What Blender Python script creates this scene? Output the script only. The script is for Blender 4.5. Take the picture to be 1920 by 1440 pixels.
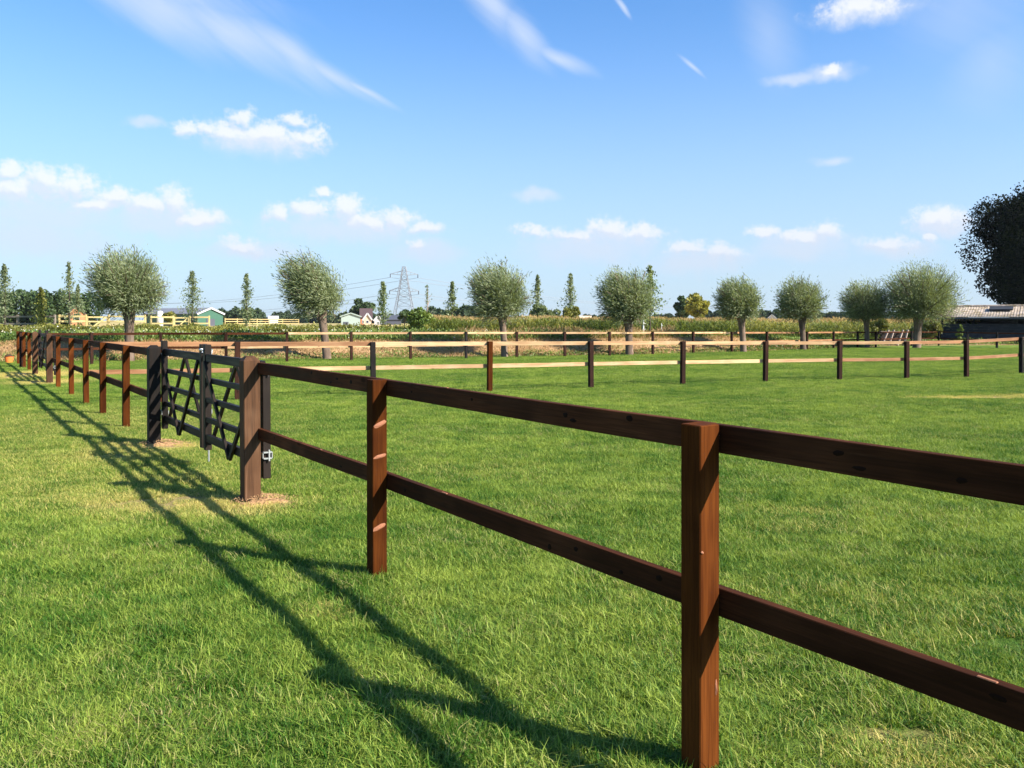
import bpy, bmesh, math, random
import numpy as np
from mathutils import Vector, Matrix

for _o in list(bpy.data.objects):
    bpy.data.objects.remove(_o)
SC = bpy.context.scene
COL = SC.collection
R = math.radians
rng = np.random.default_rng(7)
random.seed(7)

# ------------------------------------------------------------------ camera
EYE = 1.6
F = 1560.0            # focal length in photo pixels (photo 1920 wide)
PITCH = R(1.0)
CY = 603 + F * math.tan(PITCH)
cam = bpy.data.cameras.new('camera')
cam.sensor_width = 36.0
cam.lens = 36.0 * F / 1920.0
cam.shift_y = -(720 - CY) / 1920.0
cam.clip_start = 0.05
cam.clip_end = 9000
camo = bpy.data.objects.new('camera', cam)
COL.objects.link(camo)
camo.location = (0, 0, EYE)
camo.rotation_euler = (R(90) - PITCH, 0, 0)
SC.camera = camo


def ray(px, py):
    a = (px - 960) / F
    b = -(py - CY) / F
    c, s = math.cos(PITCH), math.sin(PITCH)
    return Vector((a, c + b * s, b * c - s))


def at(px, py, Y):
    """world point on the photo ray through (px, py) at distance Y"""
    r = ray(px, py)
    return Vector((r.x / r.y * Y, Y, EYE + r.z / r.y * Y))


def gnd(px, py, z=0.0):
    r = ray(px, py)
    t = (z - EYE) / r.z
    return Vector((r.x * t, r.y * t, z))


# ------------------------------------------------------------------ sun and sky
SUN_AZ = math.atan2(0.892, -0.455)      # clockwise from +Y
SUN_EL = R(35.0)
sun_dir = Vector((math.sin(SUN_AZ) * math.cos(SUN_EL), math.cos(SUN_AZ) * math.cos(SUN_EL), math.sin(SUN_EL)))
sl = bpy.data.lights.new('sun', 'SUN')
sl.energy = 5.0
sl.angle = R(0.53)
sl.color = (1.0, 0.93, 0.82)
so = bpy.data.objects.new('sun', sl)
COL.objects.link(so)
so.rotation_euler = sun_dir.to_track_quat('Z', 'Y').to_euler()

world = bpy.data.worlds.new('World')
SC.world = world
world.use_nodes = True
WN = world.node_tree
WN.nodes.clear()


class G:
    """small node-graph helper"""
    def __init__(s, tree):
        s.t = tree

    def n(s, typ, **kw):
        nd = s.t.nodes.new(typ)
        for k, v in kw.items():
            setattr(nd, k, v)
        return nd

    def put(s, sock, v):
        if isinstance(v, bpy.types.NodeSocket):
            s.t.links.new(v, sock)
        elif v is not None:
            sock.default_value = v

    def m(s, op, a, b=None, c=None, clamp=False):
        nd = s.n('ShaderNodeMath', operation=op, use_clamp=clamp)
        s.put(nd.inputs[0], a)
        if b is not None:
            s.put(nd.inputs[1], b)
        if c is not None:
            s.put(nd.inputs[2], c)
        return nd.outputs[0]

    def v(s, op, a, b=None):
        nd = s.n('ShaderNodeVectorMath', operation=op)
        s.put(nd.inputs[0], a)
        if b is not None:
            s.put(nd.inputs[1], b)
        return nd.outputs['Value'] if op in ('LENGTH', 'DOT_PRODUCT', 'DISTANCE') else nd.outputs[0]

    def mix(s, f, a, b, blend='MIX'):
        nd = s.n('ShaderNodeMix', data_type='RGBA', blend_type=blend)
        s.put(nd.inputs['Factor'], f)
        s.put(nd.inputs['A'], a if isinstance(a, bpy.types.NodeSocket) else tuple(a) + (1,) * (4 - len(a)))
        s.put(nd.inputs['B'], b if isinstance(b, bpy.types.NodeSocket) else tuple(b) + (1,) * (4 - len(b)))
        return nd.outputs['Result']

    def noise(s, vec, scale, detail=3, rough=0.55, dim='3D'):
        nd = s.n('ShaderNodeTexNoise', noise_dimensions=dim)
        if vec is not None:
            s.put(nd.inputs['Vector'], vec)
        nd.inputs['Scale'].default_value = scale
        nd.inputs['Detail'].default_value = detail
        nd.inputs['Roughness'].default_value = rough
        return nd.outputs['Fac']

    def ss(s, x, lo, hi, a=0.0, b=1.0):
        nd = s.n('ShaderNodeMapRange', interpolation_type='SMOOTHSTEP')
        s.put(nd.inputs['Value'], x)
        nd.inputs['From Min'].default_value = lo
        nd.inputs['From Max'].default_value = hi
        nd.inputs['To Min'].default_value = a
        nd.inputs['To Max'].default_value = b
        return nd.outputs['Result']

    def comb(s, x, y, z):
        nd = s.n('ShaderNodeCombineXYZ')
        for i, q in enumerate((x, y, z)):
            s.put(nd.inputs[i], q)
        return nd.outputs[0]

    def sep(s, v):
        nd = s.n('ShaderNodeSeparateXYZ')
        s.put(nd.inputs[0], v)
        return nd.outputs


def build_world():
    g = G(WN)
    out = g.n('ShaderNodeOutputWorld')
    bg = g.n('ShaderNodeBackground')
    bg.inputs['Strength'].default_value = 0.075
    g.t.links.new(bg.outputs[0], out.inputs[0])
    sky = g.n('ShaderNodeTexSky', sky_type='NISHITA')
    sky.sun_disc = False
    sky.sun_elevation = SUN_EL
    sky.sun_rotation = SUN_AZ
    sky.air_density = 1.0
    sky.dust_density = 0.6
    sky.ozone_density = 1.0
    tc = g.n('ShaderNodeTexCoord').outputs['Generated']
    d = g.v('NORMALIZE', tc)
    x, y, z = g.sep(d)
    az = g.m('ARCTAN2', x, y)
    el = g.m('ARCSINE', z)
    base = g.mix(1.0, sky.outputs[0], SKY_TINT, 'MULTIPLY')
    # pale veil of air towards the horizon, all round
    veil = g.ss(el, -0.02, 0.42, 1.0, 0.0)
    veil = g.m('MULTIPLY', g.m('POWER', veil, 1.2), 0.80)
    base = g.mix(veil, base, (3.45, 4.05, 4.95))
    # ---- clouds, each one at its own azimuth and elevation
    uv = g.comb(az, el, 0.0)
    w1 = g.n('ShaderNodeTexNoise')
    g.put(w1.inputs['Vector'], uv)
    w1.inputs['Scale'].default_value = 34
    w1.inputs['Detail'].default_value = 4
    w = g.v('MULTIPLY', g.v('SUBTRACT', w1.outputs['Color'], (.5, .5, .5)), (0.030, 0.022, 0.0))
    uvw = g.v('ADD', uv, w)

    def ang(px, py):
        r = ray(px, py).normalized()
        return math.atan2(r.x, r.y), math.asin(r.z)

    def blob(px, py, rx, ry, rot=0.0, src=None):
        a, e = ang(px, py)
        v = g.v('SUBTRACT', src or uvw, (a, e, 0))
        if rot:
            mp = g.n('ShaderNodeVectorRotate', rotation_type='Z_AXIS')
            g.put(mp.inputs['Vector'], v)
            mp.inputs['Angle'].default_value = rot
            v = mp.outputs[0]
        v = g.v('MULTIPLY', v, (F / rx, F / ry, 0))
        return g.m('SUBTRACT', 1.0, g.v('LENGTH', v))

    def field(lst, src=None):
        f = None
        for b in lst:
            q = blob(*b, src=src)
            f = q if f is None else g.m('MAXIMUM', f, q)
        return f
    n2 = g.m('SUBTRACT', g.noise(uv, 60, 5, .6), .5)
    n3 = g.m('SUBTRACT', g.noise(uv, 190, 3, .6), .5)
    # crisp cumulus heads
    heads = [(12, 322, 30, 18), (80, 340, 42, 28), (140, 348, 50, 24), (30, 352, 60, 22), (215, 372, 34, 20),
             (270, 384, 48, 20), (325, 382, 34, 28), (180, 382, 50, 14), (375, 412, 50, 16),
             (392, 242, 30, 16), (452, 222, 24, 18), (425, 246, 60, 22), (500, 254, 70, 24), (575, 262, 46, 22), (348, 240, 28, 12),
             (556, 226, 34, 12), (605, 360, 22, 8),
             (520, 402, 28, 18), (580, 390, 40, 20), (650, 392, 44, 24), (690, 415, 44, 18), (745, 410, 36, 20), (800, 425, 36, 12),
             (450, 462, 40, 16), (785, 457, 18, 13),
             (1000, 434, 36, 14), (1075, 438, 50, 14), (1142, 432, 48, 22), (1195, 440, 46, 18), (1290, 464, 44, 12), (1350, 470, 44, 14),
             (1440, 438, 34, 12), (1548, 434, 28, 18), (1505, 442, 60, 12), (1665, 458, 48, 13), (1762, 414, 50, 22), (1742, 448, 16, 12),
             (1606, 14, 70, 17), (1560, 130, 16, 10)]
    heads = [(b[0], b[1], b[2] * 1.25, b[3] * 1.4) for b in heads]
    fh = field(heads)
    fup = g.m('SUBTRACT', fh, field(heads, src=g.v('ADD', uvw, (0.0025, 0.0062, 0))))
    lit = g.ss(g.m('ADD', fup, g.m('MULTIPLY', n3, .35)), -0.22, 0.26)
    keep = g.ss(fup, -0.75, -0.10, 0.35, 1.0)
    dens = g.ss(g.m('ADD', fh, g.m('ADD', g.m('MULTIPLY', n2, 1.3), g.m('MULTIPLY', n3, .8))), 0.0, 0.80)
    # soft bodies below the heads
    soft = [(90, 400, 190, 60), (300, 415, 150, 40), (490, 268, 130, 34), (650, 430, 190, 38), (1110, 465, 170, 46), (1310, 490, 120, 34),
            (1500, 462, 120, 34), (1680, 470, 80, 22), (1770, 424, 60, 26), (480, 470, 120, 26), (60, 440, 200, 60), (800, 470, 90, 30),
            (1005, 366, 60, 14), (275, 230, 40, 12), (1555, 136, 60, 18), (1490, 146, 70, 14), (1560, 304, 36, 12), (1620, 18, 110, 30)]
    fs = field(soft)
    dsoft = g.m('MULTIPLY', g.ss(g.m('ADD', fs, g.m('MULTIPLY', n2, 0.7)), -0.1, 0.9), 0.62)
    # high streaks of cirrus: stretched noise inside long tilted patches
    rotv = g.n('ShaderNodeVectorRotate', rotation_type='Z_AXIS')
    g.put(rotv.inputs['Vector'], uv)
    rotv.inputs['Angle'].default_value = R(33)
    st = g.v('MULTIPLY', rotv.outputs[0], (5.0, 42.0, 1.0))
    fib = g.noise(st, 1.0, 4, .6)
    w2 = g.n('ShaderNodeTexNoise')
    g.put(w2.inputs['Vector'], uv)
    w2.inputs['Scale'].default_value = 7
    uvc = g.v('ADD', uv, g.v('MULTIPLY', g.v('SUBTRACT', w2.outputs['Color'], (.5, .5, .5)), (0.03, 0.03, 0)))

    cir = [(300, 5, 240, 62, R(20)), (430, 52, 190, 52, R(26)), (540, 98, 160, 38, R(29)), (620, 138, 120, 24, R(28)), (680, 168, 80, 11, R(25)), (230, -60, 330, 70, R(12)),
           (920, 10, 110, 46, R(50)), (980, 70, 100, 40, R(44)), (1045, 108, 90, 22, R(22)),
           (1298, 120, 40, 6, R(42)), (1165, 12, 34, 7, R(46)), ]
    fc = field(cir, src=uvc)
    fc2 = field([(1440, 60, 60, 130, R(-24)), (1800, 20, 150, 110, R(20)), (1860, 120, 90, 110, R(20))], src=uvc)
    dc2 = g.m('MULTIPLY', g.ss(g.m('ADD', fc2, g.m('MULTIPLY', g.m('SUBTRACT', fib, .5), .5)), -.05, 1.2), .34)
    dc = g.m('MULTIPLY', g.ss(g.m('ADD', fc, g.m('MULTIPLY', g.m('SUBTRACT', fib, .5), .8)), -0.05, 1.10), 0.74)
    dc = g.m('MAXIMUM', dc, dc2)
    # the same kind of weather all the way round, outside the picture
    aside = g.ss(g.m('ABSOLUTE', az), 0.62, 0.75)
    band = g.m('MULTIPLY', g.ss(el, 0.03, 0.08), g.ss(el, 0.16, 0.26, 1.0, 0.0))
    nz = g.noise(g.v('MULTIPLY', d, (1, 1, 2.4)), 5.5, 6, .55)
    dout = g.m('MULTIPLY', g.m('MULTIPLY', g.ss(nz, .54, .64), band), aside)
    dens = g.m('MAXIMUM', g.m('MULTIPLY', dens, keep), dout)
    low = g.ss(el, 0.05, 0.16)
    a_head = g.m('MULTIPLY', dens, g.ss(el, 0.03, 0.12, 0.50, 0.84))
    white = g.mix(low, (5.0, 5.05, 5.35), (5.5, 5.6, 5.85))
    lav = g.mix(low, (4.0, 4.35, 5.1), (4.35, 4.75, 5.5))
    c = g.mix(dc, base, (4.0, 4.6, 5.7))
    c = g.mix(dsoft, c, lav)
    c = g.mix(a_head, c, g.mix(lit, lav, white))
    g.t.links.new(c, bg.inputs['Color'])


SKY_TINT = (0.58, 0.96, 1.34)
build_world()
SC.view_settings.view_transform = 'Standard'
SC.view_settings.look = 'None'
SC.view_settings.gamma = 1.0
SC.view_settings.exposure = 1.28
SC.view_settings.use_curve_mapping = False
SC.render.engine = 'CYCLES'
SC.cycles.use_denoising = True
SC.cycles.denoiser = 'OPENIMAGEDENOISE'
SC.cycles.denoising_input_passes = 'RGB_ALBEDO_NORMAL'
SC.cycles.denoising_prefilter = 'ACCURATE'
SC.cycles.max_bounces = 6
SC.cycles.transparent_max_bounces = 4


# ------------------------------------------------------------------ object helpers
def tag(o, label=None, cat=None, group=None, kind=None):
    if label:
        o['label'] = label
    if cat:
        o['category'] = cat
    if group:
        o['group'] = group
    if kind:
        o['kind'] = kind
    return o


def thing(name, label, cat, loc=(0, 0, 0), rz=0.0, group=None):
    o = bpy.data.objects.new(name, None)
    o.empty_display_size = 0.2
    COL.objects.link(o)
    o.location = loc
    o.rotation_euler = (0, 0, rz)
    return tag(o, label, cat, group)


def link(name, me, parent=None, loc=None, rot=None):
    o = bpy.data.objects.new(name, me)
    COL.objects.link(o)
    if parent is not None:
        o.parent = parent
    if loc is not None:
        o.location = loc
    if rot is not None:
        o.rotation_euler = rot
    return o


def np_mesh(name, V, Q, mat, rnd=None, smooth=False):
    """mesh from numpy verts (n,3) and faces (m,k)"""
    V = np.asarray(V, np.float32)
    Q = np.asarray(Q, np.int32)
    k = Q.shape[1]
    me = bpy.data.meshes.new(name)
    me.vertices.add(len(V))
    me.vertices.foreach_set('co', V.ravel())
    me.loops.add(Q.size)
    me.loops.foreach_set('vertex_index', Q.ravel())
    me.polygons.add(len(Q))
    me.polygons.foreach_set('loop_start', np.arange(0, Q.size, k, dtype=np.int32))
    if smooth:
        me.polygons.foreach_set('use_smooth', np.ones(len(Q), bool))
    me.update(calc_edges=True)
    if rnd is not None:
        at_ = me.attributes.new('rnd', 'FLOAT', 'POINT')
        at_.data.foreach_set('value', np.asarray(rnd, np.float32))
    me.materials.append(mat)
    return me


class MB:
    """collects boxes, bars and tubes into one mesh"""
    def __init__(s):
        s.bm = bmesh.new()

    def box(s, sx, sy, sz, loc=(0, 0, 0), rot=None, bev=0.0):
        b = bmesh.new()
        bmesh.ops.create_cube(b, size=1.0)
        for v in b.verts:
            v.co = Vector((v.co.x * sx, v.co.y * sy, v.co.z * sz))
        if bev:
            bmesh.ops.bevel(b, geom=list(b.edges), offset=bev, segments=1, affect='EDGES')
        M = Matrix.Translation(loc) @ (rot.to_4x4() if rot is not None else Matrix.Identity(4))
        b.transform(M)
        s.add(b)
        return s

    def add(s, b):
        me = bpy.data.meshes.new('tmp')
        b.to_mesh(me)
        b.free()
        s.bm.from_mesh(me)
        bpy.data.meshes.remove(me)

    def beam(s, p, q, w, h, up=(0, 0, 1), bev=0.0):
        p, q = Vector(p), Vector(q)
        x = (q - p)
        L = x.length
        x.normalize()
        up = Vector(up)
        y = up.cross(x)
        if y.length < 1e-4:
            y = Vector((0, 1, 0)).cross(x)
        y.normalize()
        zz = x.cross(y)
        rot = Matrix((x, y, zz)).transposed()
        return s.box(L, w, h, (p + q) / 2, rot, bev)

    def tube(s, pts, r0, r1=None, seg=6, caps=True):
        pts = [Vector(p) for p in pts]
        n = len(pts)
        rings = []
        for i, p in enumerate(pts):
            t = (pts[min(i + 1, n - 1)] - pts[max(i - 1, 0)]).normalized()
            a = t.cross(Vector((0.31, 0.17, 1)) if abs(t.z) < .9 else Vector((1, 0, 0))).normalized()
            b = t.cross(a)
            if isinstance(r0, (list, tuple)):
                r = r0[i]
            else:
                r = r0 + ((r1 if r1 is not None else r0) - r0) * i / max(1, n - 1)
            rings.append([s.bm.verts.new(p + a * (math.cos(2 * math.pi * k / seg) * r) + b * (math.sin(2 * math.pi * k / seg) * r)) for k in range(seg)])
        for i in range(n - 1):
            for k in range(seg):
                s.bm.faces.new((rings[i][k], rings[i][(k + 1) % seg], rings[i + 1][(k + 1) % seg], rings[i + 1][k]))
        if caps:
            s.bm.faces.new(list(reversed(rings[0])))
            s.bm.faces.new(rings[-1])
        return s

    def poly(s, pts):
        s.bm.faces.new([s.bm.verts.new(p) for p in pts])
        return s

    def mesh(s, name, mat, smooth=False):
        bmesh.ops.recalc_face_normals(s.bm, faces=s.bm.faces)
        me = bpy.data.meshes.new(name)
        s.bm.to_mesh(me)
        s.bm.free()
        if smooth:
            for p in me.polygons:
                p.use_smooth = True
        me.materials.append(mat)
        return me

    def build(s, name, mat, parent=None, loc=None, rot=None, smooth=False):
        return link(name, s.mesh(name, mat, smooth), parent, loc, rot)


# ------------------------------------------------------------------ materials
def new_mat(name):
    m = bpy.data.materials.new(name)
    m.use_nodes = True
    m.node_tree.nodes.clear()
    g = G(m.node_tree)
    out = g.n('ShaderNodeOutputMaterial')
    return m, g, out


def principled(g, out, col, rough=0.7, spec=0.3, bump=None, bstr=0.3, bdist=0.01, metal=0.0):
    p = g.n('ShaderNodeBsdfPrincipled')
    g.put(p.inputs['Base Color'], col if isinstance(col, bpy.types.NodeSocket) else tuple(col) + (1,))
    g.put(p.inputs['Roughness'], rough)
    p.inputs['Specular IOR Level'].default_value = spec
    p.inputs['Metallic'].default_value = metal
    if bump is not None:
        b = g.n('ShaderNodeBump')
        b.inputs['Strength'].default_value = bstr
        b.inputs['Distance'].default_value = bdist
        g.put(b.inputs['Height'], bump)
        g.t.links.new(b.outputs[0], p.inputs['Normal'])
    g.t.links.new(p.outputs[0], out.inputs[0])
    return p


def wood(name, dark, mid, light, axis, rough=0.55, spec=0.35, knots=0.6, wear=0.15, wearcol=None, fine=1.0):
    """stained sawn timber: grain along one axis, knots, worn streaks"""
    m, g, out = new_mat(name)
    tc = g.n('ShaderNodeTexCoord').outputs['Object']
    rnd = g.n('ShaderNodeObjectInfo').outputs['Random']
    off = g.v('MULTIPLY', g.comb(rnd, rnd, rnd), (37.0, 53.0, 71.0))
    p = g.v('ADD', tc, off)
    sc = [22.0 * fine, 22.0 * fine, 22.0 * fine]
    sc['xyz'.index(axis)] = 1.3
    pg = g.v('MULTIPLY', p, tuple(sc))
    n1 = g.noise(pg, 1.0, 5, .6)
    sc2 = [130.0, 130.0, 130.0]
    sc2['xyz'.index(axis)] = 4.0
    n2 = g.noise(g.v('MULTIPLY', p, tuple(sc2)), 1.0, 2, .6)
    n3 = g.noise(p, 2.3, 2, .5)
    c = g.mix(g.ss(n1, .32, .66), dark, mid)
    c = g.mix(g.m('MULTIPLY', g.ss(n3, .45, .75), .55), c, light)
    c = g.mix(g.m('MULTIPLY', g.ss(n2, .42, .68), .55), c, dark)
    # knots
    ks = [7.0, 7.0, 7.0]
    ks['xyz'.index(axis)] = 3.2
    vo = g.n('ShaderNodeTexVoronoi')
    g.put(vo.inputs['Vector'], g.v('MULTIPLY', p, tuple(ks)))
    vo.inputs['Scale'].default_value = 1.0
    kd = g.ss(vo.outputs['Distance'], .07, .17, 1.0, 0.0)
    kc = g.ss(g.sep(vo.outputs['Color'])[0], .55, .6)
    c = g.mix(g.m('MULTIPLY', g.m('MULTIPLY', kd, kc), knots), c, tuple(q * .35 for q in dark))
    if wear:
        n4 = g.noise(g.v('MULTIPLY', p, tuple(q * .35 for q in sc)), 1.7, 6, .7)
        c = g.mix(g.m('MULTIPLY', g.ss(n4, .60, .72), wear), c, wearcol or light)
    tint = g.m('ADD', .74, g.m('MULTIPLY', rnd, .46))
    c = g.mix(1.0, c, g.comb(tint, tint, tint), 'MULTIPLY')
    h = g.m('ADD', g.m('MULTIPLY', n1, .6), g.m('MULTIPLY', n2, .5))
    principled(g, out, c, g.ss(n1, .3, .7, rough - .08, rough + .15), spec, h, .5, .004)
    return m


def simple(name, col, rough=0.7, spec=0.3, metal=0.0, var=0.25, scale=6.0, bump=0.0):
    m, g, out = new_mat(name)
    tc = g.n('ShaderNodeTexCoord').outputs['Object']
    n = g.noise(tc, scale, 4, .6)
    c = g.mix(n, tuple(q * (1 - var) for q in col), tuple(min(1, q * (1 + var)) for q in col))
    principled(g, out, c, rough, spec, n if bump else None, bump, .02, metal)
    return m


def foliage(name, dark, mid, light, trans=0.35, rough=0.5, spec=0.3, patch=0.5, patch_scale=0.8, dry=None):
    """thin leaves: colour varies leaf by leaf and clump by clump"""
    m, g, out = new_mat(name)
    at_ = g.n('ShaderNodeAttribute', attribute_name='rnd').outputs['Fac']
    pos = g.n('ShaderNodeNewGeometry').outputs['Position']
    n = g.noise(pos, patch_scale, 3, .6)
    f = g.m('ADD', g.m('MULTIPLY', at_, 1 - patch), g.m('MULTIPLY', g.ss(n, .3, .7), patch))
    cr = g.n('ShaderNodeValToRGB')
    cr.color_ramp.elements[0].color = tuple(dark) + (1,)
    cr.color_ramp.elements[0].position = 0.1
    cr.color_ramp.elements[1].color = tuple(light) + (1,)
    cr.color_ramp.elements[1].position = 0.9
    e = cr.color_ramp.elements.new(.5)
    e.color = tuple(mid) + (1,)
    g.put(cr.inputs[0], f)
    c = cr.outputs[0]
    if dry:
        c = dry(g, c, pos, at_)
    p = g.n('ShaderNodeBsdfPrincipled')
    g.put(p.inputs['Base Color'], c)
    p.inputs['Roughness'].default_value = rough
    p.inputs['Specular IOR Level'].default_value = spec
    t = g.n('ShaderNodeBsdfTranslucent')
    g.put(t.inputs['Color'], g.mix(1.0, c, (1.25, 1.2, .55), 'MULTIPLY'))
    mx = g.n('ShaderNodeMixShader')
    mx.inputs[0].default_value = trans
    g.t.links.new(p.outputs[0], mx.inputs[1])
    g.t.links.new(t.outputs[0], mx.inputs[2])
    g.t.links.new(mx.outputs[0], out.inputs[0])
    return m


W_Z = dict(axis='z')
M = {}
M['post'] = wood('brown_post', (.042, .0108, .0026), (.088, .0250, .0050), (.140, .042, .0085), 'z', .7, .03, wear=.30, wearcol=(.20, .08, .04))
M['rail'] = wood('brown_rail', (.032, .011, .005), (.076, .025, .0105), (.125, .044, .019), 'x', .7, .04, wear=.35, wearcol=(.17, .070, .034))
M['gatepost'] = wood('weathered_gatepost', (.042, .020, .010), (.095, .046, .023), (.15, .082, .046), 'z', .7, .1, wear=.4, wearcol=(.19, .125, .085))
M['gatepost2'] = wood('dark_gatepost', (.007, .005, .004), (.015, .0105, .008), (.038, .026, .019), 'z', .65, .15, wear=.5, wearcol=(.06, .045, .037))
M['gate_x'] = wood('black_gate_rail', (.0075, .0045, .0028), (.013, .0078, .0050), (.023, .0145, .0105), 'x', .55, .2, wear=.3, wearcol=(.035, .03, .028))
M['gate_z'] = wood('black_gate_stile', (.0075, .0045, .0028), (.013, .0078, .0050), (.023, .0145, .0105), 'z', .55, .2, wear=.3, wearcol=(.035, .03, .028))
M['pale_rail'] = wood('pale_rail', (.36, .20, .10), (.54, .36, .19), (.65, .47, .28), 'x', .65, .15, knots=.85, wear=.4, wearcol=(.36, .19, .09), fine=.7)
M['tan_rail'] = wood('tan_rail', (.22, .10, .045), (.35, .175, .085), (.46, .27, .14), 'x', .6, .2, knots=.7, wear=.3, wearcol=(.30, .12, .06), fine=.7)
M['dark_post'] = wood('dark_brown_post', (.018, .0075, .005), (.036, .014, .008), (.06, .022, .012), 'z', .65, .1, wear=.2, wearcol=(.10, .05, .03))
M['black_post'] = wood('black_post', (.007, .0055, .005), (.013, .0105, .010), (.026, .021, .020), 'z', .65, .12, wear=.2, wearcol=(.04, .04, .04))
M['yellow_wood'] = wood('new_yellow_wood', (.44, .32, .13), (.55, .42, .19), (.62, .50, .25), 'x', .6, .2, knots=.3, wear=.1)
M['grey_wood'] = wood('grey_wood', (.16, .13, .10), (.24, .20, .16), (.34, .29, .23), 'x', .7, .2, wear=.2)
M['scar'] = simple('raw_wood', (.27, .11, .058), .65, .15, var=.45, scale=90)
M['steel'] = simple('galvanised_steel', (.58, .58, .57), .38, .5, .75, .12, 40)
M['white_paint'] = simple('white_plastic', (.8, .8, .78), .45, .4, 0, .05, 20)
M['bark'] = wood('willow_bark', (.10, .070, .050), (.19, .135, .10), (.30, .22, .165), 'z', .85, .1, knots=.5, wear=.6, wearcol=(.40, .27, .21), fine=.35)
M['bark_dark'] = wood('dark_bark', (.05, .04, .03), (.09, .07, .055), (.14, .11, .09), 'z', .85, .1, fine=.35)
M['willow'] = foliage('willow_leaf', (.125, .155, .070), (.19, .23, .11), (.31, .34, .19), .36, .5, .3, .45, 1.2)
M['willow_b'] = foliage('young_willow_leaf', (.085, .115, .042), (.165, .205, .085), (.28, .32, .15), .34, .45, .4, .35, 1.2)
M['poplar'] = foliage('poplar_leaf', (.10, .14, .068), (.18, .215, .11), (.28, .31, .18), .45, .5, .3, .35, .8)
M['bare_twig'] = simple('bare_twigs', (.28, .22, .18), .8, .1)
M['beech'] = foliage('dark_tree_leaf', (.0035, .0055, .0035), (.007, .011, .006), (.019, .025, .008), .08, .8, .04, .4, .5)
M['broad'] = foliage('broad_leaf', (.028, .050, .018), (.048, .080, .026), (.075, .115, .036), .2, .5, .25, .45, .35)
M['yellowtree'] = foliage('yellowing_leaf', (.10, .12, .025), (.26, .25, .045), (.42, .37, .07), .3, .5, .25, .5, .5)
M['far'] = foliage('far_leaf', (.030, .052, .024), (.046, .072, .034), (.066, .095, .045), .15, .6, .2, .5, .12)
M['corn'] = foliage('corn_leaf', (.08, .12, .022), (.17, .20, .042), (.34, .31, .090), .3, .5, .3, .45, .25)
M['tassel'] = foliage('corn_tassel', (.30, .20, .085), (.42, .29, .13), (.52, .38, .18), .25, .7, .1, .4, .25)
M['weed'] = foliage('weed_leaf', (.070, .125, .028), (.145, .21, .045), (.28, .31, .09), .35, .5, .3, .55, .55)
M['hedge'] = foliage('hedge_leaf', (.075, .090, .016), (.165, .17, .032), (.30, .28, .065), .3, .5, .3, .55, .4)
M['drygrass'] = foliage('dry_grass', (.19, .13, .055), (.36, .225, .105), (.50, .34, .18), .25, .6, .2, .5, .7)
M['flower'] = foliage('white_flower', (.55, .52, .38), (.68, .66, .54), (.80, .79, .72), .3, .6, .1, .2, 1)


# where the posts of the near fence stand
AX = math.atan2(960 + 105.6, F)              # fence runs away to the left of the view axis
D = Vector((-math.sin(AX), math.cos(AX), 0))
NRM = Vector((math.cos(AX), math.sin(AX), 0))   # field side, away from the camera
base_y = lambda x: 803 + .5996 * (x - 233)


def fpt(px):
    return gnd(px, base_y(px)) + Vector((.015, .025, 0))


P = {k: fpt(px) for k, px in dict(p1=1304, p2=701, gr=465, gl=285, a=233, b=190, c=159, e=131.5, f=107, gr2=91, gl2=64, h=53, i=44, j=33).items()}
P['p1'] += Vector((0, -.03, 0))
P['p0'] = P['p1'] - D * 2.55
P['pm'] = P['p0'] - D * 2.55
FOOT_TUFTS = [(P[k], 7) for k in ('p1', 'p2', 'a', 'b', 'c', 'e')]

# dry places in the lawn: X, Y, rx, ry, strength
pGR = gnd(465, 944)
pGL = gnd(285, 836)
DRY = [(pGR.x + .12, pGR.y + .02, .34, .30, 1.0), (pGR.x - .30, pGR.y - .05, .50, .25, .75), (pGL.x + .25, pGL.y, .45, .35, .9), (pGL.x - .4, pGL.y, .5, .5, .6),
       (-3.15, 7.35, .85, .6, .62), (-2.5, 7.0, .7, .4, .55), (-4.0, 7.6, .6, .5, .45), (-4.7, 9.9, .9, .8, .5), (-3.4, 8.4, .8, .5, .45),
       (gnd(615, 1150).x, gnd(615, 1150).y, .12, .10, .7), (gnd(1730, 1400).x, gnd(1730, 1400).y, .3, .2, .5), (gnd(1640, 1380).x, gnd(1640, 1380).y, .22, .12, .55),
       (9.75, 17.5, 1.5, .34, .80), (11.6, 17.9, 1.4, .34, .80), (-5.2, 9.0, 3.0, 2.4, .33), (-6.5, 13.0, 3.2, 3.0, .33), (2.2, 4.6, 1.6, .6, .22),
       (gnd(90, 716).x, gnd(90, 716).y, 1.1, 1.2, .8), (gnd(64, 702).x, gnd(64, 702).y, 1.6, 2.2, .9), (gnd(10, 668).x, gnd(10, 668).y - 2, 2.6, 5.0, 1.0),
       (gnd(1500, 960).x, gnd(1500, 960).y, .9, .15, .35), (gnd(1500, 990).x, gnd(1500, 990).y, .6, .2, .3), (gnd(860, 880).x, gnd(860, 880).y, 1.0, .5, .25)]


def dry_np(X, Y):
    d = np.zeros_like(X)
    for cx, cy, rx, ry, s in DRY:
        q = np.sqrt(((X - cx) / rx) ** 2 + ((Y - cy) / ry) ** 2)
        d = np.maximum(d, s * np.clip(1.5 - q, 0, 1))
    return d


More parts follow.
